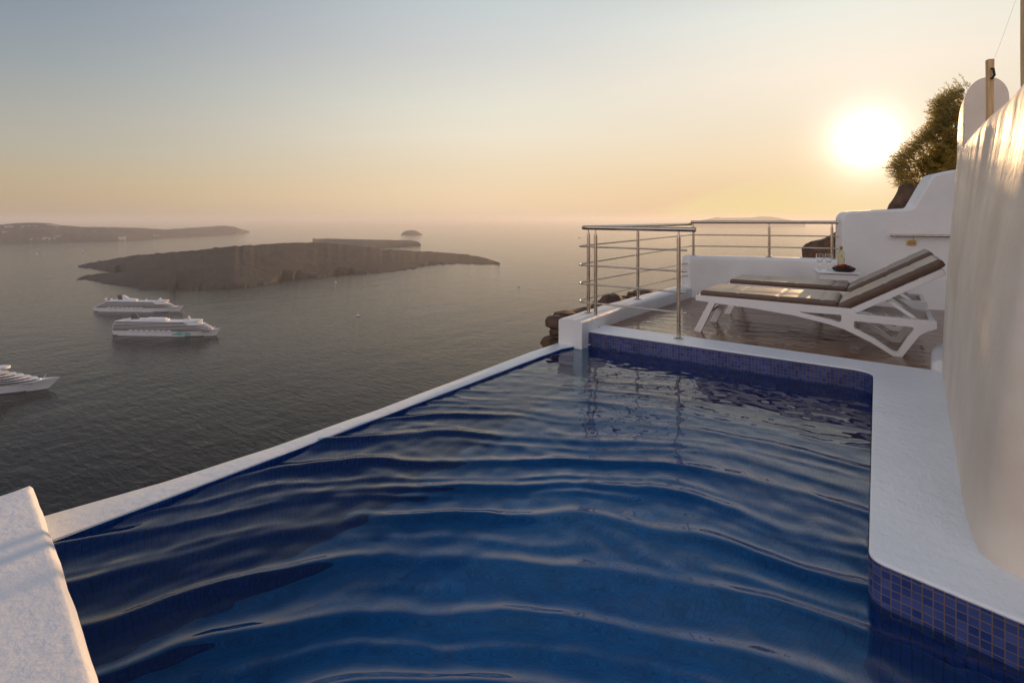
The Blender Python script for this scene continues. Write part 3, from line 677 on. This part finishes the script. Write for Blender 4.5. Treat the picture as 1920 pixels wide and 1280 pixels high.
# ================================================================== LOUNGERS
def make_lounger():
    root = empty('sun_lounger', (0, 0, 0))
    W_ = .62
    # side frame outline in (u, z); u measured from the foot end
    low = [(.18, .292), (.53, .275), (.86, .245), (1.10, .203), (1.22, .172), (1.40, .090), (1.545, -.0), (1.605, 0), (1.64, .062), (1.712, .185), (1.76, .222), (1.817, .250), (1.817, .305), (1.30, .310)]
    for y0 in (0, W_ - .045):
        bm = bmesh.new(); outer = [(0, .302), (.125, .296), (-.02, 0), (.05, 0)] + low + [(1.28, .350), (0, .356)]
        outer = rounded(outer, [.01, .005, .004, .004] + [.02, 0, 0, 0, 0, 0, .01, .01, 0, .05, .03, .01, .01, 0] + [.03, .01], 4)
        hole1 = rounded([(.87, .284), (1.20, .290), (1.195, .222), (1.12, .243)], [.004, .015, .02, .004], 4)
        hole2 = rounded([(1.285, .250), (1.69, .246), (1.64, .165), (1.575, .034), (1.545, .036), (1.42, .125), (1.285, .192)], [.02, .02, 0, .012, .012, 0, .02], 4)
        # outline with holes: fill by triangulation
        es = []
        for loop in (outer, hole1, hole2):
            vs = [bm.verts.new((p[0], y0, p[1])) for p in loop]; es += [bm.edges.new((vs[i], vs[(i + 1) % len(vs)])) for i in range(len(vs))]
        bmesh.ops.triangle_fill(bm, edges=es, use_beauty=True)
        ex = bmesh.ops.extrude_face_region(bm, geom=bm.faces[:]); bmesh.ops.translate(bm, vec=(0, .045, 0), verts=[g_ for g_ in ex['geom'] if isinstance(g_, bmesh.types.BMVert)])
        link('side_frame', bm, 'white_plastic', root, 30, bevel=.005, seg=2)
    # slatted seat deck with its end rails
    bm = bmesh.new()
    for k in range(11): box(bm, .03 + k * .108, .03 + k * .108 + .078, .046, W_ - .046, .318, .345)
    box(bm, -.004, .028, .046, W_ - .046, .302, .352)
    link('slatted_seat', bm, 'white_plastic', root, 30, bevel=.004)
    for q in ((1.775, 1.812, .262, .30), (.055, .085, .16, .19)):
        bm = bmesh.new(); box(bm, q[0], q[1], .046, W_ - .046, q[2], q[3]); link('cross_bar', bm, 'white_plastic', root, 30, bevel=.004)
    # reclined back frame
    ang = math.atan2(.70 - .335, .385 + .20); cs, sn = math.cos(ang), math.sin(ang); LB = .70
    def tr(x, y, z): return (1.265 + x * cs - z * sn, y, .325 + x * sn + z * cs)
    bm = bmesh.new(); mtx = Matrix.Translation((1.265, 0, .325)) @ Matrix.Rotation(-ang, 4, 'Y')
    box(bm, 0, LB, .012, .05, -.03, .022, mtx); box(bm, 0, LB, W_ - .05, W_ - .012, -.03, .022, mtx); box(bm, LB - .05, LB + .004, .051, W_ - .051, -.028, .024, mtx)
    for k in range(6): box(bm, .04 + k * .105, .04 + k * .105 + .075, .051, W_ - .051, .0, .020, mtx)
    link('back_frame', bm, 'white_plastic', root, 30, bevel=.004)
    bm = bmesh.new()
    for y0 in (.052, W_ - .075):
        bm = bmesh.new(); prism(bm, [(1.500, .428), (1.535, .436), (1.700, .312), (1.665, .304)], lambda p, y0=y0: (p[0], y0, p[1]), lambda p, y0=y0: (p[0], y0 + .022, p[1]))
        link('back_strut', bm, 'white_plastic', root, 30, bevel=.003)
    # cushions: puffy pads
    def pad(x0, x1, t, fr, name, nx):
        bm = bmesh.new(); y0, y1 = .004, W_ - .004; qs = [0, .012, .03] + [.1 * k for k in range(1, 10)] + [.97, .988, 1]; ny = len(qs) - 1
        def P_(i, j, side):
            s = i / nx; q = qs[j]; e = min(s, 1 - s) * (x1 - x0); eq = min(q, 1 - q) * (y1 - y0)
            rd = .012; f = (1 - max(0, 1 - e / rd) ** 2.5 * .30) * (1 - max(0, 1 - eq / rd) ** 2.5 * .16)
            x = x0 + (x1 - x0) * s; y = y0 + (y1 - y0) * q
            tuft = 0
            for c in (.30, .60, .90) if name == 'seat_cushion' else (.25, .5, .75): tuft += .006 * math.exp(-((x - x0 - c * (x1 - x0)) / .012) ** 2)
            z = t * f - tuft * (1 if side > 0 else 0) + .003 * noise.noise(Vector((x * 6, y * 6, 0))) if side > 0 else t * .5 * (1 - f)
            return fr(x, y, z)
        top_ = [[bm.verts.new(P_(i, j, 1)) for j in range(ny + 1)] for i in range(nx + 1)]
        bot = [[bm.verts.new(P_(i, j, -1)) for j in range(ny + 1)] for i in range(nx + 1)]
        for i in range(nx):
            for j in range(ny):
                bm.faces.new((top_[i][j], top_[i + 1][j], top_[i + 1][j + 1], top_[i][j + 1])); bm.faces.new((bot[i][j], bot[i][j + 1], bot[i + 1][j + 1], bot[i + 1][j]))
        for i in range(nx):
            for j in (0, ny): bm.faces.new((top_[i][j], bot[i][j], bot[i + 1][j], top_[i + 1][j]))
        for j in range(ny):
            for i in (0, nx): bm.faces.new((top_[i][j], top_[i][j + 1], bot[i][j + 1], bot[i][j]))
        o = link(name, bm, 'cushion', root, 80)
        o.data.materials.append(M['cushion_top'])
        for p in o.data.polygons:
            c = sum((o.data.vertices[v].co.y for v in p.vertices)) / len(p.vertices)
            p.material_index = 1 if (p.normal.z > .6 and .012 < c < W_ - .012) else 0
        return o
    pad(.045, 1.17, .058, lambda x, y, z: (x, y, .346 + z), 'seat_cushion', 60)
    pad(-.07, .735, .068, lambda x, y, z: tr(x, y, z + .026), 'back_cushion', 46)
    for yy in (.02, W_ - .02):
        bm = bmesh.new(); tube(bm, [(0.03, yy, .37), (-.008, yy, .34), (.01, yy, .30)], .004, 5); link('cushion_tie', bm, 'cushion', root, 60)
    return root
def copy_tree(o, parent=None):
    c = o.copy(); C.objects.link(c); c.parent = parent
    for ch in o.children: copy_tree(ch, c)
    return c
l1 = make_lounger(); l1.location = (-1.47, 5.10, -.022)
tag(l1, 'white sun lounger with a brown cushion closest to the pool, raised backrest', 'sun lounger', 'sun loungers on the terrace')
l2 = copy_tree(l1); l2.location = (-1.46, 6.25, -.022)
tag(l2, 'white sun lounger with a brown cushion farther from the pool, beside the small table', 'sun lounger', 'sun loungers on the terrace')

# ================================================================== SIDE TABLE AND WHAT STANDS ON IT
tb = empty('side_table', (-.44, 7.28, -.022), 'small square white side table between the far lounger and the wall', 'side table', rz=.22)
bm = bmesh.new(); box(bm, -.215, .215, -.20, .20, .452, .472); link('table_top', bm, 'white_plastic', tb, 30, bevel=.006)
bm = bmesh.new(); box(bm, -.19, .19, -.178, -.158, .345, .450); box(bm, -.19, .19, .158, .178, .345, .450); box(bm, -.19, -.17, -.157, .157, .345, .450); box(bm, .17, .19, -.157, .157, .345, .450)
link('apron', bm, 'white_plastic', tb, 30, bevel=.003)
for sx in (-1, 1):
    for sy in (-1, 1):
        bm = bmesh.new(); box(bm, sx * .185 - .02, sx * .185 + .02, sy * .172 - .02, sy * .172 + .02, 0, .36); bmesh.ops.scale(bm, vec=(1, 1, 1), verts=bm.verts[:])
        link('leg', bm, 'white_plastic', tb, 30, bevel=.004)
TZ = .4505
def wine_glass(x, y, label):
    g_ = empty('wine_glass', (x, y, TZ), label, 'wine glass', 'wine glasses on the side table')
    bm = bmesh.new()
    lathe(bm, [(0, 0), (.033, 0), (.034, .002), (.008, .006), (.004, .012), (.0038, .085), (.010, .095), (.030, .115), (.040, .145), (.041, .165), (.036, .195), (.034, .205), (.0325, .205), (.0345, .195), (.039, .165), (.038, .146), (.028, .117), (.008, .099), (0, .0975)], 24)
    link('glass', bm, 'glass', g_, 60)
wine_glass(-.605, 7.21, 'stemmed wine glass standing left of the other on the white side table')
wine_glass(-.515, 7.24, 'stemmed wine glass between the other glass and the wine bottle')
bt = empty('wine_bottle', (-.395, 7.37, TZ), 'bottle of white wine with a pale label on the side table', 'bottle')
bm = bmesh.new(); lathe(bm, [(0, 0), (.036, 0), (.038, .006), (.038, .185), (.034, .205), (.018, .235), (.0145, .25), (.0145, .285), (0, .285)], 24); link('glass_body', bm, 'bottle', bt, 50)
bm = bmesh.new(); lathe(bm, [(.0385, .05), (.0387, .052), (.0387, .158), (.0385, .16)], 24); link('paper_label', bm, 'label', bt, 50)
bm = bmesh.new(); lathe(bm, [(.0152, .245), (.0157, .247), (.0157, .272), (.0168, .274), (.0168, .284), (.0155, .296), (0, .297)], 20); link('foil_cap', bm, 'foil', bt, 50)
bw = empty('flower_bowl', (-.36, 7.20, TZ), 'dark oval bowl heaped with red flowers on the side table', 'bowl')
bm = bmesh.new(); lathe(bm, [(0, 0), (.07, 0), (.098, .012), (.112, .03), (.114, .046), (.104, .05), (.09, .042), (0, .036)], 28)
bmesh.ops.scale(bm, vec=(1.05, .8, 1), verts=bm.verts[:]); link('bowl', bm, 'bowl', bw, 60)
def blobs(name, m, n, seed, zc, rr):
    bm = bmesh.new(); r_ = random.Random(seed)
    for _ in range(n):
        a, q = r_.uniform(0, 6.28), math.sqrt(r_.random()); x, y = .10 * q * math.cos(a), .075 * q * math.sin(a); z = zc + .035 * (1 - q * q) * r_.uniform(.5, 1)
        mtx = Matrix.Translation((x, y, z)) @ Matrix.Rotation(r_.uniform(0, 6.28), 4, 'Z') @ Matrix.Rotation(r_.uniform(-1, 1), 4, 'X')
        s = r_.uniform(.6, 1.2) * rr
        vs = [bm.verts.new(mtx @ Vector(p)) for p in ((-s, 0, 0), (0, -s * .6, s * .2), (s, 0, s * .1), (0, s * .6, s * .25))]; bm.faces.new(vs)
    link(name, bm, m, bw, None)
blobs('red_flowers', 'petal', 160, 3, .05, .016); blobs('leaves', 'green', 60, 4, .048, .018)

# ================================================================== ROCKS AND SHRUB
def rock(name, loc, size, seed, label, cat='boulder', sub=3, amp=.35, m='rock', group=None):
    bm = bmesh.new(); bmesh.ops.create_icosphere(bm, subdivisions=sub, radius=1)
    for v in bm.verts:
        n = noise.noise(v.co * 1.3 + Vector((seed, 0, 0))) * amp + noise.noise(v.co * 3.1 + Vector((0, seed, 0))) * amp * .45 + noise.noise(v.co * 8 + Vector((0, seed, 2))) * amp * .16
        v.co *= 1 + n; v.co = Vector((v.co.x * size[0], v.co.y * size[1], v.co.z * size[2]))
    o = link(name, bm, m, None, 35, loc=loc); tag(o, label, cat, group); return o
rock('boulder', (-.42, 9.10, .36), (.56, .40, .56), 3.3, 'rugged brown boulder behind the low wall beside the wine bottle', sub=4, amp=.28)
rock('boulder', (.50, 9.15, 1.10), (.42, .35, .42), 6.1, 'brown rock under the shrub on top of the stepped wall', sub=4)
rock('boulder', (-2.60, 5.62, .10), (.13, .17, .10), 2.2, 'rounded grey boulder lying behind the kerb by the railing', sub=4, amp=.15, m='rock')
# dry stone wall outside the kerb
bm = bmesh.new(); rs_ = random.Random(11)
def stone(c, s, seed):
    b2 = bmesh.new(); bmesh.ops.create_icosphere(b2, subdivisions=2, radius=1)
    rot = Matrix.Rotation(rs_.uniform(-.15, .15), 4, 'X') @ Matrix.Rotation(rs_.uniform(-.3, .3), 4, 'Z')
    mp = {}
    for v in b2.verts:
        q = v.co.copy(); q = Vector((math.copysign(abs(q.x) ** .55, q.x), math.copysign(abs(q.y) ** .55, q.y), math.copysign(abs(q.z) ** .6, q.z)))
        q *= 1 + noise.noise(q * 1.6 + Vector((seed, 0, 0))) * .35
        q = rot @ Vector((q.x * s[0], q.y * s[1], q.z * s[2])); mp[v] = bm.verts.new(q + Vector(c))
    for f in b2.faces: bm.faces.new([mp[v] for v in f.verts])
    b2.free()
v_ = 4.40
while v_ < 6.7:
    ztop = .095 + .01 * math.sin(v_ * 7) + rs_.uniform(-.02, .01); z = ztop; sv = rs_.uniform(.07, .13)
    while z > -1.6:
        hz = rs_.uniform(.035, .062)
        stone((-2.63 + rs_.uniform(-.03, .03) - (.03 if v_ < 4.6 else 0), v_ + sv, z - hz), (rs_.uniform(.10, .14), sv * 1.1, hz * 1.08), rs_.uniform(0, 50)); z -= hz * 1.85
    v_ += sv * 1.7
tag(link('stone_wall', bm, 'rock', smooth=30), 'dark dry stone wall hugging the outer side of the white kerb', 'wall')
# small brown outcrop below the left parapet
rock('rock_outcrop', (*camw(-4.19, 4.0), -4.15), (.24, .24, 3.2), 9.4, 'brown rock just showing beyond the outer end of the left parapet', 'rock', sub=4, amp=.12)

shrub = empty('shrub', (1.1, 9.5, .9), 'feathery backlit shrub growing on top of the stepped white wall', 'shrub')
rb = random.Random(21)
# left limit of the crown by height
lim = [(1.15, .42), (1.30, .36), (1.42, .30), (1.52, .24), (1.64, .16), (1.80, .10), (1.92, .14), (2.05, .28), (2.2, .40), (2.34, .56), (2.5, .62), (2.66, .60), (2.76, .66), (2.84, .80)]
bmS, bmL = bmesh.new(), bmesh.new()
def leafq(p, dr, s):
    sd_ = dr.cross(Vector((rb.uniform(-1, 1), rb.uniform(-1, 1), rb.uniform(-1, 1)))).normalized()
    a = bmL.verts.new(p); b = bmL.verts.new(p + dr * s * .5 + sd_ * s * .17); c = bmL.verts.new(p + dr * s); e = bmL.verts.new(p + dr * s * .5 - sd_ * s * .17); bmL.faces.new((a, b, c, e))
for k in range(7):
    a = rb.uniform(-.8, .8); tube(bmS, [(1.1, 9.5, 1.0), (1.1 + a * .2, 9.5 + rb.uniform(-.2, .2), 1.5), (1.1 + a * .4, 9.5 + rb.uniform(-.3, .3), 2.1), (1.1 + a * .5, 9.5 + rb.uniform(-.3, .3), 2.6)], [.05, .035, .02, .008], 7)
cnt = 0
while cnt < 2300:
    z = rb.uniform(1.1, 2.84); l_ = interp(lim, z) + .10; x = l_ + (rb.random() ** 1.1) * max(.12, .98 - l_); y = 9.5 + rb.gauss(0, .20)
    edge = x - l_
    if z > 2.6 and rb.random() < (z - 2.6) * 3.2: continue
    if noise.noise(Vector((x * 2.6, y * 2.6, z * 2.6))) < -.30 and edge < .35: continue
    cnt += 1
    p = Vector((x, y, z)); dr = Vector((-.75 + rb.gauss(0, .35), rb.gauss(0, .4), .45 + rb.gauss(0, .35))).normalized()
    L = rb.uniform(.10, .24) if edge < .25 else rb.uniform(.08, .16); st = L / 9
    if edge > .15: p = p
    q0 = p.copy()
    for k in range(9):
        q = p + dr * st; dr = (dr + Vector((rb.gauss(0, .12), rb.gauss(0, .12), rb.gauss(0, .1)))).normalized()
        for _ in range(3):
            ld = (dr * .6 + Vector((rb.gauss(0, .6), rb.gauss(0, .6), rb.gauss(0, .6)))).normalized(); leafq(q, ld, rb.uniform(.016, .034) * (1.6 if edge > .3 else 1))
        p = q
    if edge < .5 and cnt % 2: tube(bmS, [q0, (q0 + p) / 2 + Vector((0, 0, .004)), p], [.003, .0022, .001], 3)
# long loose sprigs at the edge
for k in range(330):
    z = rb.uniform(1.2, 2.86); l_ = interp(lim, z) + .08; p = Vector((l_ + .05, 9.5 + rb.gauss(0, .25), z)); dr = Vector((-1 + rb.gauss(0, .3), rb.gauss(0, .3), .25 + rb.gauss(0, .4))).normalized()
    pts = [p.copy()]
    for j in range(15):
        p = p + dr * .013; dr = (dr + Vector((rb.gauss(0, .1), rb.gauss(0, .1), rb.gauss(0, .1)))).normalized(); pts.append(p.copy())
        for _ in range(2): leafq(p, (dr * .5 + Vector((rb.gauss(0, .6), rb.gauss(0, .6), rb.gauss(0, .6)))).normalized(), rb.uniform(.010, .022))
    tube(bmS, pts[::4], [.0028, .0022, .0016, .001][:len(pts[::4])], 3)
inv_s = Matrix.Translation((-1.1, -9.5, -.9))
o = link('foliage', bmL, 'leaf', shrub, None); o.matrix_parent_inverse = inv_s
o = link('stems', bmS, 'bark', shrub, 60); o.matrix_parent_inverse = inv_s

# ================================================================== SHIPS
def ship(label, stern, bow, spec):
    sx, sy = stern; bx, by = bow; L = math.dist(stern, bow); hd = math.atan2(by - sy, bx - sx)
    r = empty('cruise_ship', (sx, sy, -250), label, 'cruise ship', 'cruise ships anchored in the bay', rz=hd)
    B = spec.get('beam', 16); hh = spec.get('hull', 11); ov = spec.get('over', 16)
    # hull: stations (x, half breadth at water, at deck, deck height)
    st = [(0, B * .7, B * .92, hh), (L * .03, B * .9, B, hh), (L * .1, B, B, hh), (L * .7, B, B, hh), (L * .80, B * .85, B, hh + .5), (L * .88, B * .55, B * .93, hh + 1.5), (L * .94, B * .28, B * .75, hh + 2.6), (L * .98, B * .10, B * .5, hh + 3.6), (L, .3, B * .3, hh + 4.2), (L + ov, .0, .25, hh + 5.4)]
    bm = bmesh.new(); rows = []
    for i, (x, w0, w1, h) in enumerate(st):
        xw = min(x, L - .2 + (1 if i == len(st) - 1 else 0)); row = []
        for s in (-1, 1):
            pts = [(xw, w0 * .9, -3), (xw, w0, 0), ((x * .5 + xw * .5), w0 + (w1 - w0) * .35, h * .5), (x, w1, h)]
            if s == 1: pts = pts[::-1]
            row += [bm.verts.new((a, s * b, c)) for a, b, c in (pts if s == 1 else pts)]
        rows.append(row)
    for a, b in zip(rows, rows[1:]):
        for k in range(len(a)): bm.faces.new((a[k], a[(k + 1) % len(a)], b[(k + 1) % len(a)], b[k]))
    bm.faces.new(rows[0]); bm.faces.new(rows[-1])
    hull = link('hull', bm, 'ship_white', r, 40)
    for y in (-1, 1):
        bm = bmesh.new(); box(bm, L * .06, L * .80, y * (B + .05) - .06, y * (B + .05) + .06, hh * .62, hh * .62 + 1.0); link('porthole_row', bm, 'ship_ports', hull, None)
    bm = bmesh.new(); box(bm, L * .01, L * .90, -B * .95, B * .95, -.6, 1.2); link('boot_stripe', bm, spec.get('stripe', 'ship_blue'), hull, None)
    if spec.get('mural'):
        bm = bmesh.new()
        for y in (-1, 1):
            vs = [(L * .60, 3.0), (L * .63, 7.5), (L * .69, 10.5), (L * .79, 9.0), (L * .79, 2.6), (L * .70, 1.8)]
            bm.faces.new([bm.verts.new((a, y * (B + .09), b)) for a, b in vs])
        link('painted_mural', bm, 'ship_teal', hull, None)
    def plan(x0, x1, w_, nose):
        return [(x0, -w_ * .96), (x0 + 2, -w_), (x1 - nose, -w_), (x1 - nose * .45, -w_ * .82), (x1 - nose * .12, -w_ * .45), (x1, 0), (x1 - nose * .12, w_ * .45), (x1 - nose * .45, w_ * .82), (x1 - nose, w_), (x0 + 2, w_), (x0, w_ * .96)]
    nd = spec.get('decks', 7); dh = 2.9; z = hh + .05
    slabs, cores = bmesh.new(), bmesh.new()
    for i in range(nd):
        t = i / (nd - 1); x0 = L * spec.get('aft0', .0) + L * spec.get('aft', .06) * t; x1 = L * (spec.get('fwd0', .90) - spec.get('fwd', .14) * t ** 1.1); w_ = B * (1 if i < nd - 2 else .86)
        if i == 0: w_ = B * .9
        prism(cores, plan(x0 + 1.5, x1 - 1.2, w_ - 1.0, 16), lambda p: (*p, z), lambda p: (*p, z + dh - .68))
        prism(slabs, plan(x0, x1, w_, 17), lambda p: (*p, z + dh - .62), lambda p: (*p, z + dh))
        if i >= nd - spec.get('wrap', 3):        # white wrap-round front of the upper decks
            prism(slabs, plan(x1 - 26, x1 - .6, w_ - .3, 16), lambda p: (*p, z + .02), lambda p: (*p, z + dh - .64))
        z += dh
    sup = link('superstructure', slabs, 'ship_white', r, 30)
    link('balconies', cores, 'ship_deck', sup, 30)
    zt = z
    for x0, x1, w_, h in spec['blocks']:
        bm = bmesh.new(); prism(bm, plan(L * x0, L * x1, w_, 8), lambda p: (*p, zt + .03), lambda p: (*p, zt + h)); link('deck_house', bm, 'ship_white', r, 35)
    for x0, h in spec.get('domes', []):
        bm = bmesh.new(); lathe(bm, [(1.2, 0), (1.2, h * .4), (2.6, h * .55), (3.0, h * .75), (2.2, h * .95), (0, h)], 12, (L * x0, 0, zt + .03)); link('radar_dome', bm, 'ship_white', r, 50)
    bm = bmesh.new(); fx, fh, rake = spec['funnel']
    prism(bm, rounded([(L * fx - 9, -4.5), (L * fx + 9, -4.5), (L * fx + 9, 4.5), (L * fx - 9, 4.5)], [3, 4, 4, 3], 4), lambda p: (*p, zt + 2.5), lambda p: (L * fx + (p[0] - L * fx) * .62 - rake, p[1] * .75, zt + fh))
    fu = link('funnel', bm, spec.get('funnel_mat', 'ship_blue'), r, 40)
    bm = bmesh.new()
    for k in (-2.4, 0, 2.4): tube(bm, [(L * fx - rake + k, 0, zt + fh - .5), (L * fx - rake + k - .8, 0, zt + fh + 2.2)], .8, 8)
    link('exhaust_pipes', bm, 'ship_dark', fu, 50)
    if spec.get('fin'):
        bm = bmesh.new(); prism(bm, [(L * fx + 6, zt + 3), (L * fx + 46, zt + 3), (L * fx + 42, zt + 5.5), (L * fx + 20, zt + 7), (L * fx + 8, zt + fh - 1), (L * fx + 3, zt + fh)], lambda p: (p[0], -4, p[1]), lambda p: (p[0], 4, p[1])); link('funnel_fairing', bm, 'ship_white', fu, 30)
    bm = bmesh.new(); mx = L * spec['mast']
    tube(bm, [(mx, 0, zt + .1), (mx - 1.5, 0, zt + 5), (mx - 3, 0, zt + spec.get('mast_h', 11))], [2.4, 1.3, .5], 8)
    tube(bm, [(mx - 2, -5, zt + 6.5), (mx - 2, 5, zt + 6.5)], .5, 6); tube(bm, [(mx - 2.4, -3, zt + 8.4), (mx - 2.4, 3, zt + 8.4)], .45, 6)
    lathe(bm, [(.1, 0), (1.5, .6), (1.7, 1.6), (0, 3)], 10, (mx - 5, -2.5, zt + 3.5))
    link('radar_mast', bm, 'ship_white', r, 50)
    # lifeboats, each a sub-assembly of its own
    proto = None
    for y in (-1, 1):
        for k in range(spec.get('boats', 8)):
            x = L * .20 + k * L * .055
            if proto is None:
                bm = bmesh.new(); lathe(bm, [(0, -5.2), (.9, -4.6), (1.5, -2.5), (1.65, 0), (1.5, 2.5), (.9, 4.6), (0, 5.2)], 10)
                bmesh.ops.rotate(bm, verts=bm.verts[:], matrix=Matrix.Rotation(R(90), 3, 'Y'))
                proto = link('lifeboat', bm, spec.get('boat_mat', 'ship_white'), r, 60); lb = proto
            else:
                lb = proto.copy(); C.objects.link(lb); lb.parent = r
            lb.location = (x, y * (B + .8), hh + 1.2)
    # foredeck gear
    bm = bmesh.new(); box(bm, L * .945, L * .965, -2, 2, hh + 2.5, hh + 4.8); tube(bm, [(L * .975, 0, hh + 3), (L * .99, 0, hh + 10)], .35, 6)
    link('foredeck_gear', bm, 'ship_white', hull, 30)
    return r
def seapt(x, y): return on_z(x, y, -250)
ship('nearer of the two whole cruise ships, dark funnel and teal mural at the bow', seapt(220, 625.5), seapt(405, 628.5),
     dict(beam=16, hull=10, decks=7, wrap=2, mural=True, blocks=[(.10, .52, 12, 3.2), (.30, .50, 9, 5.4), (.72, .86, 10, 2.8)], domes=[(.68, 4), (.38, 3)], funnel=(.19, 14, 5), mast=.74, mast_h=12, fwd0=.985, fwd=.15, aft=.02, over=10))
ship('white cruise ship farther off in the bay, anchored just below the lava island', seapt(183, 582), seapt(336, 583.6),
     dict(beam=15, hull=10, decks=6, wrap=2, blocks=[(.22, .48, 9, 3.5), (.74, .87, 9, 3.0)], domes=[(.10, 7), (.17, 6), (.60, 5)], funnel=(.30, 15, 6), fin=True, mast=.78, mast_h=9, fwd0=.95, fwd=.12, aft=.13, aft0=.01, over=12))
sb = seapt(89, 728); ss = seapt(-20, 736.5); dd = Vector(sb) - Vector(ss); dd.normalize(); ss = tuple(Vector(sb) - dd * 225)
ship('white cruise ship cut by the left border, only its bow and front decks in view', ss, sb,
     dict(beam=14, hull=11, decks=8, wrap=1, blocks=[(.1, .80, 9, 2.8), (.55, .70, 8, 6.0)], domes=[(.60, 6), (.52, 6)], funnel=(.3, 15, 5), mast=.62, mast_h=16, fwd0=.975, fwd=.27, over=16))
# small boats with their wakes
def small_boat(px, py, hd, L, label, wake=0, sail=False):
    x, y = seapt(px, py); r = empty('motor_boat' if not sail else 'sailing_boat', (x, y, -250), label, 'boat', rz=hd)
    bm = bmesh.new(); pl = [(-L / 2, -L * .15), (L * .2, -L * .16), (L / 2, 0), (L * .2, L * .16), (-L / 2, L * .15)]
    prism(bm, pl, lambda p: (p[0] * .93, p[1] * .7, -.3), lambda p: (*p, L * .13)); link('hull', bm, 'ship_white', r, 30)
    bm = bmesh.new(); prism(bm, [(-L * .25, L * .131), (-L * .22, L * .27), (L * .05, L * .27), (L * .16, L * .131)], lambda p: (p[0], -L * .1, p[1]), lambda p: (p[0], L * .1, p[1])); link('cabin', bm, 'ship_white', r, 30)
    if sail:
        bm = bmesh.new(); tube(bm, [(0, 0, .1), (0, 0, L * 1.3)], .12, 6); link('mast', bm, 'ship_white', r, 60)
        bm = bmesh.new(); prism(bm, [(-.2, L * .25), (-L * .42, L * .25), (-.2, L * 1.25)], lambda p: (p[0], -.04, p[1]), lambda p: (p[0], .04, p[1])); link('sail', bm, 'ship_white', r, None)
    if wake:
        bm = bmesh.new(); rw_ = random.Random(int(px)); n = 24; prev = None
        for k in range(n + 1):
            t = k / n; xx = -L * .5 - wake * t; ww = L * .12 + wake * .018 * t * rw_.uniform(.6, 1.2); off = rw_.uniform(-.3, .3)
            cur = (bm.verts.new((xx, off - ww * (1 - t * .7), .12)), bm.verts.new((xx, off + ww * (1 - t * .7), .12)))
            if prev: bm.faces.new((prev[0], prev[1], cur[1], cur[0]))
            prev = cur
        link('wake', bm, 'wake', r, None)
FW = math.pi / 2 + YAW
small_boat(69, 475.5, YAW + .05, 16, 'tiny speedboat trailing a long white wake before the left island', 520)
small_boat(156, 474, YAW + .5, 20, 'tiny white sailing boat left of the lava island tip', 0, True)
small_boat(672, 592.5, YAW + .1, 13, 'tiny motor boat alone on the open water left of the terrace', 60)
small_boat(629, 529, YAW + 2.9, 11, 'tiny boat close off the shore of the lava island', 0)
small_boat(973, 537.5, YAW + .9, 12, 'tiny boat on the bright water left of the railing', 30)
small_boat(1086, 446, YAW, 40, 'faint distant ferry near the horizon beside the railing', 0)

# ================================================================== HAZE
bm = bmesh.new(); box(bm, -80000, 80000, -80000, 80000, -254, 125)
m = bpy.data.materials.new('haze'); m.use_nodes = True; nt = m.node_tree; nt.nodes.clear()
pv = N(nt, 'ShaderNodeVolumePrincipled'); mo = N(nt, 'ShaderNodeOutputMaterial')
pv.inputs['Color'].default_value = (.86, .88, .93, 1); pv.inputs['Density'].default_value = 1 / 19500; pv.inputs['Anisotropy'].default_value = .28
nt.links.new(pv.outputs[0], mo.inputs['Volume'])
tag(link('haze', bm, m, smooth=None), kind='stuff')
